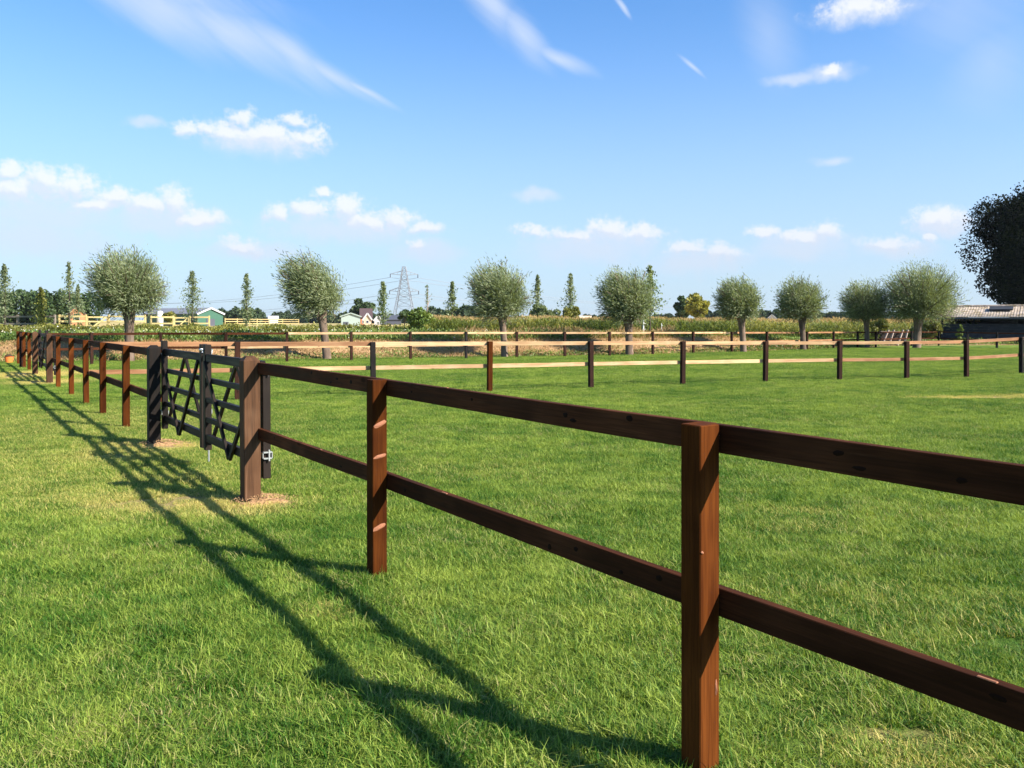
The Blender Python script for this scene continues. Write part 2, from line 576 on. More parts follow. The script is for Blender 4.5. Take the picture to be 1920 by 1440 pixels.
def dry_nodes(g, pos):
    n = g.n('ShaderNodeTexNoise')
    g.put(n.inputs['Vector'], pos)
    n.inputs['Scale'].default_value = 5
    n.inputs['Detail'].default_value = 4
    p = g.v('ADD', pos, g.v('MULTIPLY', g.v('SUBTRACT', n.outputs['Color'], (.5, .5, .5)), (.35, .35, 0)))
    d = None
    for cx, cy, rx, ry, s in DRY:
        v = g.v('MULTIPLY', g.v('SUBTRACT', p, (cx, cy, 0)), (1 / rx, 1 / ry, 0))
        q = g.m('MULTIPLY', g.m('SUBTRACT', 1.5, g.v('LENGTH', v), clamp=True), s)
        d = q if d is None else g.m('MAXIMUM', d, q)
    return d


GREEN_D, GREEN_M, GREEN_L = (.038, .122, .008), (.10, .220, .018), (.312, .388, .062)


def lawn_colour(g, pos):
    a = g.noise(pos, .35, 4, .6)
    b = g.noise(pos, 2.6, 4, .6)
    c = g.noise(pos, 26.0, 3, .6)
    f = g.m('ADD', g.m('MULTIPLY', a, .45), g.m('ADD', g.m('MULTIPLY', b, .35), g.m('MULTIPLY', c, .20)))
    col = g.mix(g.ss(f, .36, .66), GREEN_D, GREEN_L)
    return col


m, g, out = new_mat('lawn')
pos = g.n('ShaderNodeNewGeometry').outputs['Position']
col = lawn_colour(g, pos)
fine = g.noise(g.v('MULTIPLY', pos, (1, 1, 0)), 60, 4, .7)
col = g.mix(g.ss(fine, .35, .7, .55, 0.0), col, (.040, .060, .012))
dn = dry_nodes(g, pos)
col = g.mix(g.ss(dn, .35, .8), col, g.mix(g.noise(pos, 30, 4, .7), (.33, .20, .09), (.58, .40, .22)))
principled(g, out, col, .9, .1, g.m('ADD', fine, g.noise(pos, 14, 3, .6)), .9, .05)
M['lawn'] = m

m, g, out = new_mat('bank_soil')
pos = g.n('ShaderNodeNewGeometry').outputs['Position']
n = g.noise(pos, 1.3, 5, .65)
n2 = g.noise(pos, 12, 4, .65)
col = g.mix(g.ss(n2, .3, .7), (.26, .15, .07), (.46, .30, .16))
col = g.mix(g.ss(n, .5, .66), col, (.11, .14, .035))
principled(g, out, col, .95, .05, n2, .8, .08)
M['bank'] = m

m, g, out = new_mat('far_field')
pos = g.n('ShaderNodeNewGeometry').outputs['Position']
n = g.noise(g.v('MULTIPLY', pos, (1, .35, 1)), .05, 5, .6)
n2 = g.noise(pos, 2.0, 4, .65)
col = g.mix(g.ss(n2, .3, .7), (.085, .14, .022), (.15, .21, .04))
x_, y_, z_ = g.sep(pos)
stub = g.m('MULTIPLY', g.ss(y_, 90, 110), g.ss(n, .42, .5))
col = g.mix(stub, col, (.44, .33, .15))
col = g.mix(g.m('MULTIPLY', g.ss(x_, 2.0, -4.0), g.m('MULTIPLY', g.ss(y_, 70, 50), .7)), col, (.30, .22, .10))
principled(g, out, col, .95, .05, n2, .5, .1)
M['field'] = m


def grass_dry(g, c, pos, at_):
    a = g.noise(pos, .35, 4, .6)
    b = g.noise(pos, 2.6, 4, .6)
    f = g.m('ADD', g.m('MULTIPLY', a, .36), g.m('ADD', g.m('MULTIPLY', b, .40), g.m('MULTIPLY', at_, .24)))
    col = g.mix(g.ss(f, .36, .66), GREEN_D, GREEN_L)
    straw = g.ss(at_, .86, .90)
    b2 = g.noise(pos, 1.1, 3, .6)
    straw = g.m('MULTIPLY', straw, g.ss(b2, .42, .64, .05, .85))
    col = g.mix(straw, col, (.40, .32, .15))
    d = g.n('ShaderNodeAttribute', attribute_name='dry', attribute_type='INSTANCER').outputs['Fac']
    dd = g.m('ADD', d, g.m('MULTIPLY', g.m('SUBTRACT', at_, .5), .7))
    col = g.mix(g.ss(dd, .30, .65), col, (.56, .48, .15))
    return col


M['grass'] = foliage('grass_blade', GREEN_D, GREEN_M, GREEN_L, .32, .55, .22, .5, 1.0, dry=grass_dry)

# ------------------------------------------------------------------ terrain
FOOT = [(-400, 30), (-26, 31.5), (-18, 33.2), (-9, 35.4), (1, 38.2), (7.6, 41), (16.3, 47), (25, 55), (60, 62), (400, 62)]
PLAT = [(-400, .75), (12, .75), (17, .45), (24, .18), (30, .06), (400, .06)]
foot_y = lambda X: np.interp(X, [p[0] for p in FOOT], [p[1] for p in FOOT])
plat_z = lambda X: np.interp(X, [p[0] for p in PLAT], [p[1] for p in PLAT])


def top_z(X, Y):
    """height of the ground anywhere"""
    u = (Y - foot_y(X)) / 2.6
    u = np.clip(u, 0, 1)
    return plat_z(X) * u * u * (3 - 2 * u)


xs = np.concatenate([[-1400, -900, -600, -250, -120, -70, -45], np.arange(-34, 60, .5), [62, 70, 90, 130, 250, 600, 900, 1400]])


def strip(name, rows, mat):
    """rows: functions X -> (Y, Z)"""
    V = []
    for r in rows:
        y, z = r(xs)
        V.append(np.stack([xs, y + 0 * xs, z + 0 * xs], 1))
    V = np.concatenate(V)
    nx = len(xs)
    i = np.arange(nx - 1)
    Q = np.concatenate([np.stack([i + r * nx, i + 1 + r * nx, i + 1 + (r + 1) * nx, i + (r + 1) * nx], 1) for r in range(len(rows) - 1)])
    return tag(link(name, np_mesh(name, V, Q, mat, smooth=True)), kind='structure')


strip('lawn', [lambda X, y=y: (np.minimum(y, foot_y(X) - 1), 0 * X) for y in (-60., -30., -5.)] + [lambda X, k=k: (foot_y(X) * k, 0 * X) for k in (.1, .4, .7, 1.0)], M['lawn'])
wob = rng.normal(0, .05, (14, len(xs)))
strip('bank', [lambda X, u=u, k=k: (foot_y(X) + u, top_z(X, foot_y(X) + u) + (wob[k] * plat_z(X) if 0 < k < 8 else 0)) for k, u in enumerate(np.linspace(0, 2.6, 9))], M['bank'])
strip('field', [lambda X, u=u: (foot_y(X) + u, plat_z(X)) for u in (2.6, 5., 10., 30., 80., 300., 700., 1350.)], M['field'])


# ------------------------------------------------------------------ grass of the lawn
def blades(n, side, hmin, hmax, w, lean, seed):
    r = np.random.default_rng(seed)
    x, y = r.uniform(-side / 2, side / 2, (2, n))
    h = r.uniform(hmin, hmax, n) * r.uniform(.6, 1.15, n)
    a = r.uniform(0, 2 * np.pi, n)
    ln = np.abs(r.normal(lean, lean * .5, n))
    dx, dy = np.cos(a), np.sin(a)
    ww = w * r.uniform(.7, 1.3, n) / 2
    b = a + r.normal(0, .5, n) + np.pi / 2
    px, py = np.cos(b) * ww, np.sin(b) * ww
    z0 = np.zeros(n) - .004
    P = []
    for k, wk in ((0.0, 1.0), (.5, .85), (1.0, 0.12)):
        ox = x + dx * ln * h * k ** 1.7
        oy = y + dy * ln * h * k ** 1.7
        oz = z0 + h * k * (1 - .28 * k * np.minimum(ln, 1.2))
        P.append(np.stack([ox - px * wk, oy - py * wk, oz], 1))
        P.append(np.stack([ox + px * wk, oy + py * wk, oz], 1))
    V = np.stack(P, 1).reshape(-1, 3)
    i = np.arange(n)[:, None] * 6
    Q = np.concatenate([i + np.array([[0, 1, 3, 2]]), i + np.array([[2, 3, 5, 4]])])
    return V, Q, np.repeat(r.uniform(0, 1, n), 6)


gcol = bpy.data.collections.new('grass_tufts')
NT = 8
for k in range(NT):
    V, Q, rr = blades(680, .34, .024, .058 if k < 6 else .078, .0038, .85, 100 + k)
    o = bpy.data.objects.new('tuft', np_mesh('tuft', V, Q, M['grass'], rr))
    gcol.objects.link(o)

pts = []
sp = .215
for Yv in np.arange(1.6, 50, sp):
    half = .66 * Yv + 2.6
    X = np.arange(-half, half, sp)
    pts.append(np.stack([X + rng.uniform(-.1, .1, len(X)), Yv + rng.uniform(-.1, .1, len(X))], 1))
pts = np.concatenate(pts)
pts = pts[pts[:, 1] < foot_y(pts[:, 0]) + .12]
n_lawn = len(pts)
extra = np.concatenate([np.stack([p.x + rng.normal(0, .085, k_), p.y + rng.normal(0, .085, k_)], 1) for p, k_ in FOOT_TUFTS])
_tc = [(rng.uniform(-.62, .7) * y_, y_) for y_ in rng.uniform(2.8, 16, 170)]
tuft = np.concatenate([np.stack([x_ + rng.normal(0, .10, 4), y_ + rng.normal(0, .08, 4)], 1) for x_, y_ in _tc])
pts = np.concatenate([pts, extra, tuft])
dv = dry_np(pts[:, 0], pts[:, 1]) * rng.uniform(.8, 1.1, len(pts))
grow = np.where(np.arange(len(pts)) < n_lawn, 1.0, 1.15)
keep = rng.uniform(0, 1, len(pts)) > np.clip((dv - .72) * 2.6, 0, .93)
pts, dv, grow = pts[keep], dv[keep], grow[keep]
me = bpy.data.meshes.new('lawn_grass')
me.vertices.add(len(pts))
me.vertices.foreach_set('co', np.column_stack([pts, np.zeros(len(pts))]).astype(np.float32).ravel())
for nm, val in (('dry', dv), ('turn', rng.uniform(0, 6.283, len(pts))), ('size', grow * rng.uniform(.75, 1.2, len(pts)) * (1 - .45 * np.clip(dv, 0, 1)))):
    a_ = me.attributes.new(nm, 'FLOAT', 'POINT')
    a_.data.foreach_set('value', np.asarray(val, np.float32))
go = tag(link('lawn_grass', me), 'short mown green grass covering the paddock on both sides of the brown fence', 'grass', kind='stuff')
gt = bpy.data.node_groups.new('grass_scatter', 'GeometryNodeTree')
gt.interface.new_socket('Geometry', in_out='INPUT', socket_type='NodeSocketGeometry')
gt.interface.new_socket('Geometry', in_out='OUTPUT', socket_type='NodeSocketGeometry')
N = gt.nodes.new
L_ = gt.links.new
gi, g_o = N('NodeGroupInput'), N('NodeGroupOutput')
m2p = N('GeometryNodeMeshToPoints')
ci = N('GeometryNodeCollectionInfo')
ci.inputs['Collection'].default_value = gcol
ci.inputs['Separate Children'].default_value = True
ci.inputs['Reset Children'].default_value = True
iop = N('GeometryNodeInstanceOnPoints')
iop.inputs['Pick Instance'].default_value = True
at1 = N('GeometryNodeInputNamedAttribute')
at1.data_type = 'FLOAT'
at1.inputs['Name'].default_value = 'turn'
at2 = N('GeometryNodeInputNamedAttribute')
at2.data_type = 'FLOAT'
at2.inputs['Name'].default_value = 'size'
cx = N('ShaderNodeCombineXYZ')
ri = N('FunctionNodeRandomValue')
ri.data_type = 'INT'
ri.inputs[4].default_value = 0
ri.inputs[5].default_value = NT - 1
L_(gi.outputs[0], m2p.inputs[0])
L_(m2p.outputs[0], iop.inputs['Points'])
L_(ci.outputs[0], iop.inputs['Instance'])
L_(ri.outputs[2], iop.inputs['Instance Index'])
L_(at1.outputs[0], cx.inputs[2])
L_(cx.outputs[0], iop.inputs['Rotation'])
L_(at2.outputs[0], iop.inputs['Scale'])
L_(iop.outputs[0], g_o.inputs[0])
md = go.modifiers.new('grass', 'NODES')
md.node_group = gt


# ------------------------------------------------------------------ the brown fence with its gates
RZ = math.atan2(D.y, D.x)
POST_H, POST_S = 1.24, .096


def post_mesh(s, h, mat, chamfer=0.004, cap=0.0):
    b = MB()
    if cap:
        b.box(s, s, h + .35 - cap, (0, 0, (h - cap - .35) / 2), bev=chamfer)
        # bevelled weather-cut head
        q = s / 2 - chamfer
        t = s * .24
        bm = bmesh.new()
        lo = [bm.verts.new((x * q, y * q, h - cap)) for x, y in ((-1, -1), (1, -1), (1, 1), (-1, 1))]
        hi = [bm.verts.new((x * t, y * t, h)) for x, y in ((-1, -1), (1, -1), (1, 1), (-1, 1))]
        for k in range(4):
            bm.faces.new((lo[k], lo[(k + 1) % 4], hi[(k + 1) % 4], hi[k]))
        bm.faces.new(hi)
        b.add(bm)
    else:
        b.box(s, s, h + .35, (0, 0, (h - .35) / 2), bev=chamfer)
    return b.mesh('post', mat)


def rail_between(parent, p, q, z, off, mat, w=.038, h=.10, name='rail', zz=None, bev=.003):
    """one rail as its own object, grain along its x"""
    p = Vector(p)
    q = Vector(q)
    L = (q - p).length
    d = (q - p)
    rz = math.atan2(d.y, d.x)
    tilt = -math.atan2((zz if zz is not None else z) - z, L)
    b = MB()
    b.box(L, w, h, bev=bev)
    if L < 4:
        bmesh.ops.bisect_edges(b.bm, edges=[e for e in b.bm.edges if abs(e.verts[0].co.x - e.verts[1].co.x) > L * .8], cuts=7)
        ph, am, bw = random.uniform(0, 6.28), random.uniform(.002, .005), random.uniform(-.004, .002)
        for v_ in b.bm.verts:
            t_ = v_.co.x / L + .5
            sn = math.sin(math.pi * min(1, max(0, t_)))
            v_.co.z += sn * (bw + am * .6 * math.sin(t_ * 7 + ph))
            v_.co.y += sn * am * math.sin(t_ * 5 + ph * 1.7) * (.6 if mat is not M['rail'] else 0)
    mid = (p + q) / 2 + off
    mid.z = (z + (zz if zz is not None else z)) / 2
    return b.build(name, mat, parent, mid, (0, tilt, rz))


ME_POST = post_mesh(POST_S, POST_H, M['post'])
ME_GP = post_mesh(.145, 1.295, M['gatepost'], .006, .035)
ME_GP2 = post_mesh(.145, 1.295, M['gatepost2'], .006, .035)
OFF = NRM * (POST_S / 2 + .0195)
Z_TOP, Z_LOW = POST_H - .052, .605


def run(label, keys, gate_end=None):
    """a stretch of brown fence: posts and two rails on the field side"""
    f = thing('post_and_rail_fence', label, 'fence', (0, 0, 0), 0, 'stretches of the brown boundary fence')
    for k in keys:
        me_ = ME_POST
        if k in ('gr', 'gr2', 'gl2'):
            me_ = ME_GP
        if k == 'gl':
            me_ = ME_GP2
        po = link('gate_post' if k[0] == 'g' else 'post', me_, f, P[k], (random.uniform(-.006, .006), random.uniform(-.006, .006), RZ + random.uniform(-.02, .02)))
        if k == 'gr':
            po['label'] = 'weathered grey brown gate post'
        if k == 'gl':
            po['label'] = 'nearly black gate post'
    for k0, k1 in zip(keys[:-1], keys[1:]):
        e0 = .055 if k0 in ('gl', 'gl2') else (-.002)
        e1 = .055 if k1 in ('gr', 'gr2') else (-.002)
        for z in (Z_TOP, Z_LOW):
            rail_between(f, P[k0] + D * (.001 - (e0 if e0 > 0 else 0)), P[k1] + D * (-.001 + (e1 if e1 > 0 else 0)), z + random.uniform(-.004, .004), OFF, M['rail'])
    return f


f_near = run('stained brown two rail fence nearest the camera, ending at the weathered gate post', ['pm', 'p0', 'p1', 'p2', 'gr'])
f_mid = run('brown two rail fence stretch with reddish posts between the near gate and far gate', ['gl', 'a', 'b', 'c', 'e', 'f', 'gr2'])
f_end = run('short far end of brown fence past the distant gate', ['gl2', 'h', 'i', 'j'])


def chip(post, h, w, hgt, tilt, y0=0.0):
    """a raw scar on the sunlit face of a post"""
    bm = bmesh.new()
    n = 11
    ring = []
    for k in range(n):
        a = 2 * math.pi * k / n
        rr = random.uniform(.75, 1.1)
        yy, zz = math.cos(a) * w / 2 * rr, math.sin(a) * hgt / 2 * rr
        ring.append(bm.verts.new((-POST_S / 2 - .0008, max(-.046, min(.046, y0 + yy)), h + zz - yy * tilt)))
    c = bm.verts.new((-POST_S / 2 - .006, y0, h - hgt * .2))
    for k in range(n):
        bm.faces.new((ring[k], ring[(k + 1) % n], c))
    b = MB()
    b.add(bm)
    b.build('knot', M['scar'], post)


_posts = [c for c in f_near.children if c.name.startswith('post')]
_p2 = min(_posts, key=lambda c: (c.location - P['p2']).length)
_p1 = min(_posts, key=lambda c: (c.location - P['p1']).length)
for h, w, hh, tl in ((.965, .10, .034, .45), (.765, .10, .024, .18), (.325, .10, .036, .30)):
    chip(_p2, h, w, hh, tl)
chip(_p1, .31, .012, .06, .3, -.030)
chip(_p1, .80, .014, .012, 0, .040)


M['dark_knot'] = simple('dark_knot', (.016, .006, .0035), .7, .05, var=.5, scale=120)
_near = [c for c in f_near.children if c.name.startswith('rail') and (c.location - P['p1']).length < 4.6]
for c in _near:
    xs_ = [v_.co.x for v_ in c.data.vertices]
    half = max(xs_)
    for k in range(5):
        x_ = random.uniform(-.9, .9) * half
        z_ = random.uniform(-.03, .03)
        bm = bmesh.new()
        n = 10
        w_, h_ = random.uniform(.012, .026), random.uniform(.007, .014)
        ring = []
        zoff = np.interp(x_, sorted(xs_), [v_.co.z for v_ in sorted(c.data.vertices, key=lambda q: q.co.x)]) * 0
        for j in range(n):
            a = 2 * math.pi * j / n
            q = random.uniform(.8, 1.15)
            ring.append(bm.verts.new((x_ + math.cos(a) * w_ * q, .019 + .0006, z_ + math.sin(a) * h_ * q)))
        cc = bm.verts.new((x_, .019 + .0024, z_))
        for j in range(n):
            bm.faces.new((ring[j], ring[(j + 1) % n], cc))
        b = MB()
        b.add(bm)
        b.build('knot', M['dark_knot'], c)
    x_ = random.uniform(-.5, .6) * half
    b = MB()
    b.box(random.uniform(.03, .06), .012, .005, (x_, .013, .0505), bev=.002)
    b.build('splinter', M['scar'], c)


# ---- gate leaves: x from the hinge to the meeting stile, y towards the field
def make_leaf(Lf):
    t = thing('gate_leaf', '', 'gate', group='leaves of the black wooden double gates')
    sw = .085
    for k, x in enumerate((sw / 2, Lf - sw / 2)):
        hh = 1.0 if k == 0 else 1.15
        MB().box(sw, .07, hh, (0, 0, 0), bev=.004).build('stile', M['gate_z'], t, (x, 0, .2 + hh / 2))
    for z, h in ((1.205, .085), (.965, .055), (.75, .055), (.535, .055), (.335, .085)):
        MB().box(Lf - 2 * sw, .045, h, bev=.003).build('gate_rail', M['gate_x'], t, (Lf / 2, .004, z))
    xm = Lf / 2
    for k, (x0, z0, x1, z1) in enumerate(((xm - .03, 1.16, sw + .02, .30), (xm + .03, 1.16, Lf - sw - .02, .30),
                                          (sw + .02, 1.16, xm - .02, .24), (Lf - sw - .02, 1.16, xm + .02, .24))):
        L = math.hypot(x1 - x0, z1 - z0)
        yy = -.034 if k < 2 else .044
        MB().box(L, .028, .048, bev=.002).build('brace', M['gate_x'], t, ((x0 + x1) / 2, yy, (z0 + z1) / 2), (0, -math.atan2(z1 - z0, x1 - x0), 0))
    for z in (.41, 1.17):
        b = MB()
        b.box(.10, .006, .05, (.03, -.041, z))
        b.box(.10, .006, .05, (.03, .041, z))
        b.box(.012, .012, .10, (-.025, -.012, z))
        b.box(.03, .074, .012, (-.012, 0, z + .027))
        b.box(.03, .074, .012, (-.012, 0, z - .027))
        b.build('hinge', M['steel'], t)
    return t


GLEN = (P['gl'] - P['gr']).length
LEAF = GLEN / 2 - .012
lf = make_leaf(LEAF)
lf.location = P['gr'] + NRM * .135 + D * (.0) - D * .045
lf.rotation_euler = (0, 0, RZ)
lf['label'] = 'right leaf of the near black gate, hung on the weathered brown post with the drop bolt'


def copy_thing(src):
    c = src.copy()
    COL.objects.link(c)
    for ch in src.children:
        d = ch.copy()
        COL.objects.link(d)
        d.parent = c
        for gch in ch.children:
            e = gch.copy()
            COL.objects.link(e)
            e.parent = d
    return c


l2 = copy_thing(lf)
l2.location = P['gl'] + NRM * .135 + D * .045
l2.rotation_euler = (0, 0, RZ + math.pi)
lf['label'] = 'right leaf of the near black gate, hung behind the weathered brown post'
l2['label'] = 'left leaf of the near black gate with the drop bolt, behind the nearly black post'
tall = [c for c in l2.children if c.name.startswith('stile') and c.location.x > .5][0]
for c in l2.children:
    if c.name.startswith('stile') and c.location.x < .5:
        c.data = tall.data
        c.location.z = tall.location.z
for ch in l2.children:      # keep braces on the camera side of the turned leaf
    if ch.name.startswith('brace'):
        ch.location.y = -ch.location.y
l3 = copy_thing(lf)
k3 = ((P['gl2'] - P['gr2']).length / 2 - .012) / LEAF
l3.location = P['gr2'] + NRM * .135 - D * .045
l3.rotation_euler = (0, 0, RZ)
l3.scale = (k3, 1, 1)
l3['label'] = 'right leaf of the distant black gate, nearer to the camera of that pair'
l4 = copy_thing(l2)
l4.location = P['gl2'] + NRM * .135 + D * .045
l4.rotation_euler = (0, 0, RZ + math.pi)
l4.scale = (k3, 1, 1)
l4['label'] = 'left leaf of the distant black gate, beside the short far fence end'
# latch loop, drop bolt and steel plate on the near right leaf
b = MB()
b.tube([(LEAF - .05, -.05, 1.262), (LEAF - .05, -.05, 1.292), (LEAF + .07, -.05, 1.292), (LEAF + .07, .05, 1.292), (LEAF - .05, .05, 1.292), (LEAF - .05, .05, 1.262)], .011, seg=8)
b.box(.11, .006, .028, (LEAF - .03, -.039, 1.255))
b.build('latch', M['steel'], lf)
b = MB()
b.tube([(LEAF - .035, .05, .04), (LEAF - .035, .05, .20)], .010, seg=8)
b.tube([(LEAF - .035, .052, .20), (LEAF - .035, .052, .60), (LEAF - .08, .055, .61)], .006, seg=8)
for z in (.34, .56):
    b.box(.05, .022, .02, (LEAF - .04, .045, z))
b.build('drop_bolt', M['steel'], l2)
b = MB()
b.box(.05, .006, .05, (LEAF - .045, -.041, .62))
b.build('bolt_plate', M['steel'], lf)


# ------------------------------------------------------------------ second fence across the paddock
def px_fence(label, rows, post_s, mats, rail_mats, lowfrac, rail_h, tophang=0.0, group=None):
    """rows: (x, base y, top y, post material)"""
    f = thing('post_and_rail_fence', label, 'fence', (0, 0, 0), 0, group)
    pts = [(gnd(x, yb), at(x, yt, gnd(x, yb).y).z, mt) for x, yb, yt, mt in rows]
    cache = {}
    n = len(pts)
    for i, (p, h, mt) in enumerate(pts):
        d = (pts[min(i + 1, n - 1)][0] - pts[max(i - 1, 0)][0])
        rz = math.atan2(d.y, d.x)
        if mt is None:
            continue
        key = (mt, round(h, 2))
        if key not in cache:
            cache[key] = post_mesh(post_s, round(h, 2), M[mt])
        link('post', cache[key], f, p, (random.uniform(-.01, .01), random.uniform(-.01, .01), rz + random.uniform(-.04, .04)))
    for i in range(n - 1):
        (p, h, _), (q, h2, _) = pts[i], pts[i + 1]
        d = (q - p).normalized()
        nr = Vector((-d.y, d.x, 0))
        off = nr * (post_s / 2 + .019)
        rail_between(f, p + d * .002, q - d * .002, h - .045 - tophang, off, M[rail_mats[i % len(rail_mats)]], .036, rail_h, zz=h2 - .045 - tophang)
        if lowfrac:
            rail_between(f, p + d * .002, q - d * .002, h * lowfrac, off, M[rail_mats[(i + 1) % len(rail_mats)]], .036, rail_h, zz=h2 * lowfrac)
    return f


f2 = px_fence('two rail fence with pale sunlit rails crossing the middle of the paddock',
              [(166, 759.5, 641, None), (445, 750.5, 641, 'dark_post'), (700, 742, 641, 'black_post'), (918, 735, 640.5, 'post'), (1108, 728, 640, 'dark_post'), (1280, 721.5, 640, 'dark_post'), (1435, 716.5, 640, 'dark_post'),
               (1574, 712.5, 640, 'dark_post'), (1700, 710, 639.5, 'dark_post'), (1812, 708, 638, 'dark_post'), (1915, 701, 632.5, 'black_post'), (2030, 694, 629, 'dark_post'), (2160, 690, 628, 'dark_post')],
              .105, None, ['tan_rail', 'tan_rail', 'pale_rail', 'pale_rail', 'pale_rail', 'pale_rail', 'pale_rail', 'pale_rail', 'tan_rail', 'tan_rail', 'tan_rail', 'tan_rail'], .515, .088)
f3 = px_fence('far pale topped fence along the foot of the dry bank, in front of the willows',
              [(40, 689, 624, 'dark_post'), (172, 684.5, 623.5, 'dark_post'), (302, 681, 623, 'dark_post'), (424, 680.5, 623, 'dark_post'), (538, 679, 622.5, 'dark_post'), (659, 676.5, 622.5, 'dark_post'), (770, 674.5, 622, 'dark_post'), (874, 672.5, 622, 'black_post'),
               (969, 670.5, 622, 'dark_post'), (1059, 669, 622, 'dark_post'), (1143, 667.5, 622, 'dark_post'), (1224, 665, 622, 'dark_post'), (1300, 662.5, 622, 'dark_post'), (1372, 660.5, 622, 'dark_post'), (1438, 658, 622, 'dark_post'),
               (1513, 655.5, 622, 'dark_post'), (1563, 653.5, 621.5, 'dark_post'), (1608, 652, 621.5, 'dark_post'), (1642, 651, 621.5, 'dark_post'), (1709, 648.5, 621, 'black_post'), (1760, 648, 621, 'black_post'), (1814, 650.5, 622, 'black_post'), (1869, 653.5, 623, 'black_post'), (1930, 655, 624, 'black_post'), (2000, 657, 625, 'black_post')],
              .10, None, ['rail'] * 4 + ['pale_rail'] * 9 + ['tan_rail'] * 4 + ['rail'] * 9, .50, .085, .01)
# soil heaps where the gate posts were dug in
m, g, out = new_mat('sandy_soil')
pos = g.n('ShaderNodeNewGeometry').outputs['Position']
n = g.noise(pos, 40, 5, .7)
principled(g, out, g.mix(n, (.34, .18, .08), (.60, .38, .20)), .95, .05, n, 1.0, .03)
M['soil'] = m
for p, r_, lab in ((P['gr'] + Vector((.09, -.01, 0)), .22, 'loose orange brown soil at the foot of the weathered gate post'), (P['gl'] + Vector((.09, .0, 0)), .24, 'loose orange brown soil at the foot of the nearly black gate post')):
    V = [(0, 0, .035)]
    nr, ns = 7, 28
    for i in range(1, nr + 1):
        for k in range(ns):
            a = 2 * math.pi * k / ns
            rr = .8 * r_ * i / nr * (1 + .22 * math.sin(3 * a + 1) + random.uniform(-.12, .12))
            hh = .035 * (1 - (i / nr) ** 1.5) + random.uniform(-.008, .012) - (.02 if i == nr else 0)
            V.append((math.cos(a) * rr * 1.25, math.sin(a) * rr * .85, hh))
    fc = [(0, 1 + k, 1 + (k + 1) % ns) for k in range(ns)]
    for i in range(nr - 1):
        for k in range(ns):
            a, b_ = 1 + i * ns + k, 1 + i * ns + (k + 1) % ns
            fc.append((a, a + ns, b_ + ns))
            fc.append((a, b_ + ns, b_))
    # crumbs of soil scattered round the heap
    for _ in range(700):
        a, q = random.uniform(0, 6.283), abs(random.gauss(0, .8)) + .15
        x_, y_ = math.cos(a) * r_ * q * 1.3, math.sin(a) * r_ * q * .9
        z_ = .05 * max(0, 1 - q ** 1.5) + .006 + random.uniform(0, .022)
        e = random.uniform(.004, .011)
        k0 = len(V)
        t_ = random.uniform(0, 6.28)
        for kk in range(3):
            V.append((x_ + math.cos(t_ + kk * 2.1) * e, y_ + math.sin(t_ + kk * 2.1) * e, z_ + random.uniform(-.004, .004)))
        V.append((x_, y_, z_ + e * .8))
        fc += [(k0, k0 + 1, k0 + 3), (k0 + 1, k0 + 2, k0 + 3), (k0 + 2, k0, k0 + 3)]
    me = np_mesh('soil', V, fc, M['soil'])
    tag(link('soil', me, None, p), lab, 'soil', kind='stuff')


# ------------------------------------------------------------------ foliage builders
def leaf_quads(C, T, L, W, r, flat=0.0):
    """pointed leaves: C centres (n,3), T directions (n,3), lengths, widths"""
    n = len(C)
    T = T / np.linalg.norm(T, axis=1, keepdims=True)
    A = r.normal(0, 1, (n, 3))
    A[:, 2] += flat
    S = np.cross(T, A)
    S /= np.linalg.norm(S, axis=1, keepdims=True) + 1e-6
    L = np.broadcast_to(L, (n,))[:, None]
    W = np.broadcast_to(W, (n,))[:, None]
    V = np.stack([C - T * L / 2, C + S * W / 2 - T * L * .05, C + T * L / 2, C - S * W / 2 - T * L * .05], 1).reshape(-1, 3)
    Q = np.arange(4 * n).reshape(n, 4)
    return V, Q, np.repeat(r.uniform(0, 1, n), 4)


